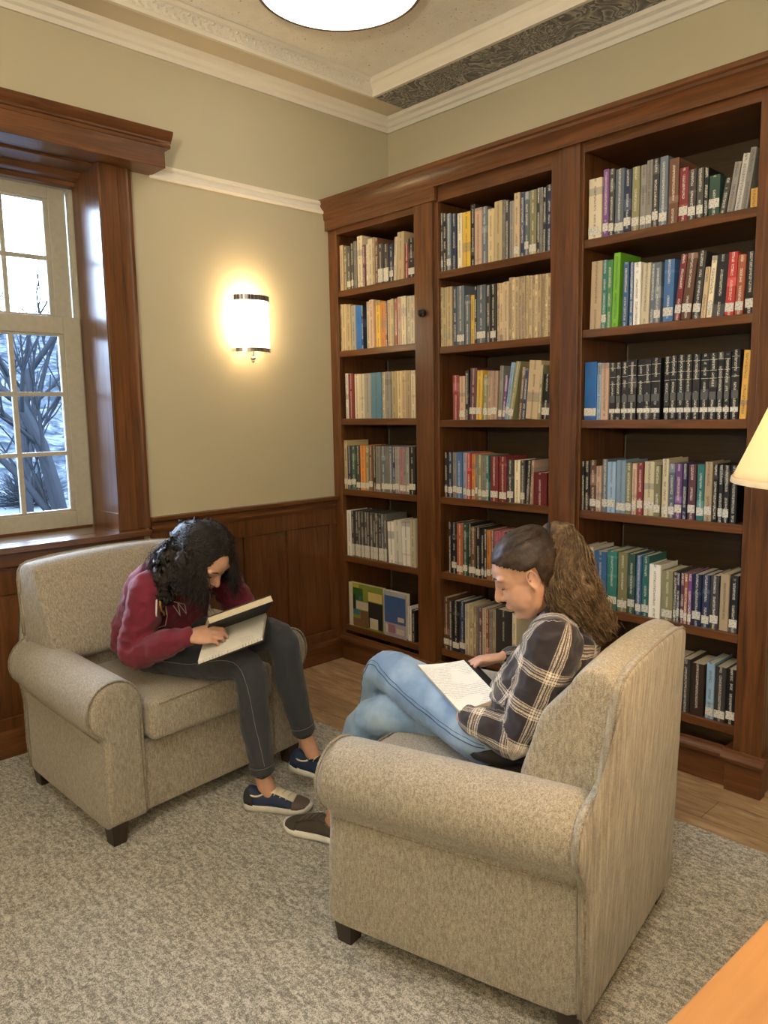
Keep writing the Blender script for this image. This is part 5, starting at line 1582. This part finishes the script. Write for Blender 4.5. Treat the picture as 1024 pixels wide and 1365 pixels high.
bm = bmesh.new(); ellipsoid(bm, (2.238, -1.745, .572), (.128, .176, .055), rotz(radians(13)), 24); obj('undershirt_hem', bm, M['belt'], per2, True)
# jeans
bm = bmesh.new(); ellipsoid(bm, (2.225, -1.747, .590), (.120, .170, .082), rotz(radians(10)), 20)
limb(bm, [L2['hl'], L2['hl'].lerp(L2['kl'], .5) + V((0, 0, .0)), L2['kl'], L2['kl'].lerp(L2['al'], .4), L2['al'] + (L2['kl'] - L2['al']).normalized() * .06], [.092, .083, .068, .062, .050], 18)
limb(bm, [L2['hr'], L2['hr'].lerp(L2['kr'], .5), L2['kr'], L2['kr'].lerp(L2['ar'], .4), L2['ar'] + (L2['kr'] - L2['ar']).normalized() * .07], [.092, .080, .066, .060, .048], 18)
j2 = remesh('jeans', bm, .006, 5, M['light_denim'], per2); wrinkle(j2, .0035, (20, 20, 14), seed=31); j2['label'] = 'light blue washed jeans'
seam_on(j2, [L2['hl'] + V((.06, -.085, -.01)), L2['hl'].lerp(L2['kl'], .35) + V((0, -.09, .0)), L2['hl'].lerp(L2['kl'], .75) + V((0, -.09, .02)), L2['kl'] + V((-.01, -.06, .035)), L2['kl'] + V((-.06, -.03, -.02)), L2['kl'].lerp(L2['al'], .5) + V((-.05, -.03, .0))], .0016, M['stitch_blue'], j2)
seam_on(j2, [L2['hl'] + V((.06, -.085, .0)), L2['hl'].lerp(L2['kl'], .35) + V((0, -.09, .012)), L2['hl'].lerp(L2['kl'], .75) + V((0, -.09, .034)), L2['kl'] + V((-.01, -.055, .05)), L2['kl'] + V((-.07, -.03, -.0))], .0010, M['stitch_blue'], j2)
shoe(per2, (1.628, -1.838, .0125), (1.37, -1.922, .0125), (0, 0, 1), .268, [M['white_r'], M['dk_taupe'], M['dk_taupe'], M['dk_taupe'], M['dk_taupe']], M['brown_lace'], label='dark brown canvas sneaker with white sole flat on the carpet')
shoe(per2, (1.545, -1.652, .235), (1.455, -1.755, .03), (-.8, -.4, .3), .262, [M['white_r'], M['dk_taupe'], M['dk_taupe'], M['dk_taupe'], M['dk_taupe']], M['brown_lace'], label='dark brown canvas sneaker of the crossed leg')

# ================================================================== books being read
def quad_block(bm, a, b_, c_, d, n, t0, t1, mi=0, curve=0, seg=10, far=0):
    """page block on the quad a-b-c-d (a-b one edge, d-c opposite) from height t0 to t1 along n, arching across b-c"""
    rings = []
    for i in range(seg + 1):
        u = i / seg; p = a.lerp(d, u); q = b_.lerp(c_, u); k = curve * sin(pi * min(1, u * 1.0)) + far * u * u
        rings.append([p + n * t0, q + n * t0, q + n * (t1 + k), p + n * (t1 + k)])
    loft(bm, rings, True, mi)
def page_mat(name, ang, per, col=(.78, .75, .68), ink=(.30, .28, .26)):
    m, nt, b = new_mat(name); v = coords(nt, (1, 1, 1), rot=(0, 0, ang))
    sp = nt.nodes.new('ShaderNodeSeparateXYZ'); nt.links.new(v, sp.inputs[0])
    f = math_(nt, 'FRACT', math_(nt, 'DIVIDE', sp.outputs[1], per)); ln = math_(nt, 'LESS_THAN', f, .38)
    g = noisetex(nt, coords(nt, (60, 60, 1), rot=(0, 0, ang)), 4, 2); blk = noisetex(nt, coords(nt, (1, 1, 1), rot=(0, 0, ang)), 11, 1)
    t = math_(nt, 'MULTIPLY', math_(nt, 'MULTIPLY', ln, ramp_fac(nt, g, .38, .5)), ramp_fac(nt, blk, .47, .52))
    nt.links.new(mixc(nt, math_(nt, 'MULTIPLY', t, .55), col, ink), b.inputs['Base Color']); b.inputs['Roughness'].default_value = .6; return m
# hardback held by the reader in maroon
A_, B_, C__ = V((1.245, -2.170, .662)), V((1.312, -1.950, .712)), V((1.158, -1.822, .742)); D_ = A_ + (C__ - B_)
n1 = (B_ - A_).cross(D_ - A_).normalized(); n1 = n1 if n1.z > 0 else -n1
org = (A_ + B_ + C__ + D_) / 4
bk1 = empty('open_book', org, 0, 'open brown hardback book held up by the reader in maroon', 'book')
loc = lambda p: p - org
M['book_brown'] = flat('dark brown book cloth', (.045, .026, .018), .6); M['page1'] = page_mat('printed pages', atan2((B_ - A_).y, (B_ - A_).x), .006); M['dark_sheet'] = flat('black endpaper', (.012, .012, .013), .7)
ov = (B_ - A_).normalized() * .004; dv = (A_ - D_).normalized() * .004
bm = bmesh.new(); quad_block(bm, loc(A_ - ov + dv), loc(B_ + ov + dv), loc(C__ + ov), loc(D_ - ov), n1, -.012, -.008); obj('lower_cover', bm, M['book_brown'], bk1)
bm = bmesh.new(); quad_block(bm, loc(A_), loc(B_), loc(C__), loc(D_), n1, -.0078, .003, curve=.004, far=.006); obj('lower_pages', bm, M['page1'], bk1, False)
hz = (A_ - D_).normalized()
D2, C2 = D_ + n1 * .010, C__ + n1 * .010
hup = V((.157, -.072, .090)).normalized(); W_ = .172      # the upper half is held up over the lower page
A2, B2 = D2 + hup * W_, C2 + hup * W_
n2 = (B2 - C2).cross(A2 - B2).normalized(); n2 = n2 if n2.z > 0 else -n2
bm = bmesh.new(); quad_block(bm, loc(A2), loc(B2), loc(C2), loc(D2), n2, .0006, .022); obj('upper_pages', bm, M['pages'], bk1)
bm = bmesh.new(); quad_block(bm, loc(A2 - ov), loc(B2 + ov), loc(C2 + ov), loc(D2 - ov), n2, -.0008, .0004); obj('dark_sheet', bm, M['dark_sheet'], bk1)  # black sheet paints the shade inside the raised book half
bm = bmesh.new(); quad_block(bm, loc(A2 - ov + hup * .004), loc(B2 + ov + hup * .004), loc(C2 + ov), loc(D2 - ov), n2, .0222, .0255); obj('upper_cover', bm, M['book_brown'], bk1)
bm = bmesh.new()
rings = []
for i in range(9):
    t = i / 8; an = radians(-100 + 190 * t); base_d = loc(D_ + n1 * -.010); 
    cen_ = (D_ - n1 * .010).lerp(D2 + n2 * .024, t) - hz * (.010 * sin(pi * t)); cen2 = (C__ - n1 * .010).lerp(C2 + n2 * .024, t) - hz * (.010 * sin(pi * t))
    rings.append([loc(cen_ - ov), loc(cen2 + ov), loc(cen2 + ov - hz * .0025), loc(cen_ - ov - hz * .0025)])
loft(bm, rings); obj('spine', bm, M['book_brown'], bk1)
# paperback on the lap of the reader in plaid
P1_, P2_, P3_, P4_ = V((1.932, -1.803, .722)), V((2.212, -1.935, .692)), V((2.286, -1.863, .715)), V((2.089, -1.746, .745))
P3_, P4_ = V((2.290, -1.858, .722)), V((2.065, -1.738, .744))
org2 = (P1_ + P2_ + P3_ + P4_) / 4; loc2 = lambda p: p - org2
n3 = (P2_ - P1_).cross(P4_ - P1_).normalized(); n3 = n3 if n3.z > 0 else -n3
bk2 = empty('open_book', org2, 0, 'open white paged paperback on the lap of the reader in plaid', 'book')
M['page2'] = page_mat('printed magazine pages', atan2((P2_ - P1_).y, (P2_ - P1_).x), .0085, (.80, .78, .72))
M['paper_edge'] = flat('buff page edge', (.52, .44, .33), .8)
bm = bmesh.new(); quad_block(bm, loc2(P1_), loc2(P2_), loc2(P3_), loc2(P4_), n3, -.011, -.001, curve=-.002, far=.008); obj('left_pages', bm, M['paper_edge'], bk2)
bm = bmesh.new(); quad_block(bm, loc2(P1_), loc2(P2_), loc2(P3_), loc2(P4_), n3, -.0009, .0006, curve=-.002, far=.008); obj('top_page', bm, M['page2'], bk2)
e0, e1 = P4_ + n3 * .007, P3_ + n3 * .007; dn = V((.030, .034, -.022))
bm = bmesh.new(); quad_block(bm, loc2(e0), loc2(e1), loc2(e1 + dn), loc2(e0 + dn), n3, -.006, .001, curve=.003); obj('right_pages', bm, M['dark_sheet'], bk2)
# ------------------------------------------------------------------ daylight, camera
w = bpy.data.worlds.new('sky'); bpy.context.scene.world = w; w.use_nodes = True
bg = w.node_tree.nodes['Background']
nt = w.node_tree; tcn = nt.nodes.new('ShaderNodeTexCoord'); sx_ = nt.nodes.new('ShaderNodeSeparateXYZ'); nt.links.new(tcn.outputs['Generated'], sx_.inputs[0])
mr = nt.nodes.new('ShaderNodeMapRange'); mr.inputs[1].default_value = -.05; mr.inputs[2].default_value = .35; nt.links.new(sx_.outputs['Z'], mr.inputs[0])
sk = ramp(nt, mr.outputs[0], [(0, (.48, .65, .92)), (1, (.70, .83, 1.0))]); nt.links.new(sk, bg.inputs['Color'])
bg.inputs['Strength'].default_value = 14.0
pl = light('window_portal', 'AREA', (-.39, (WY0 + WY1) / 2, 1.78), 1, (1, 1, 1), WY1 - WY0, (0, radians(-90), 0), shape='RECTANGLE', sy=1.6)
pl.data.shape = 'RECTANGLE'; pl.data.size = 1.6; pl.data.size_y = WY1 - WY0; pl.data.cycles.is_portal = True
cx, cy, yaw, pitch, roll, fpx = 3.5109, -3.4451, 2.3786, .1311, -.0178, 1017.56
fw = V((cos(pitch) * cos(yaw), cos(pitch) * sin(yaw), -sin(pitch)))
r0 = fw.cross(V((0, 0, 1))).normalized(); u0 = r0.cross(fw)
r1 = r0 * cos(roll) + u0 * sin(roll); u1 = u0 * cos(roll) - r0 * sin(roll)
cd = bpy.data.cameras.new('camera'); cam = bpy.data.objects.new('camera', cd); C.objects.link(cam)
cam.matrix_world = Matrix(((r1.x, u1.x, -fw.x, cx), (r1.y, u1.y, -fw.y, cy), (r1.z, u1.z, -fw.z, 1.5), (0, 0, 0, 1)))
cd.sensor_fit = 'VERTICAL'; cd.sensor_height = 36; cd.lens = fpx * 36 / 1365; cd.clip_start = .05
sc_ = bpy.context.scene; sc_.camera = cam
sc_.view_settings.view_transform = 'Standard'; sc_.view_settings.look = 'None'; sc_.view_settings.gamma = 1; sc_.view_settings.use_curve_mapping = False
sc_.view_settings.exposure = 1.22
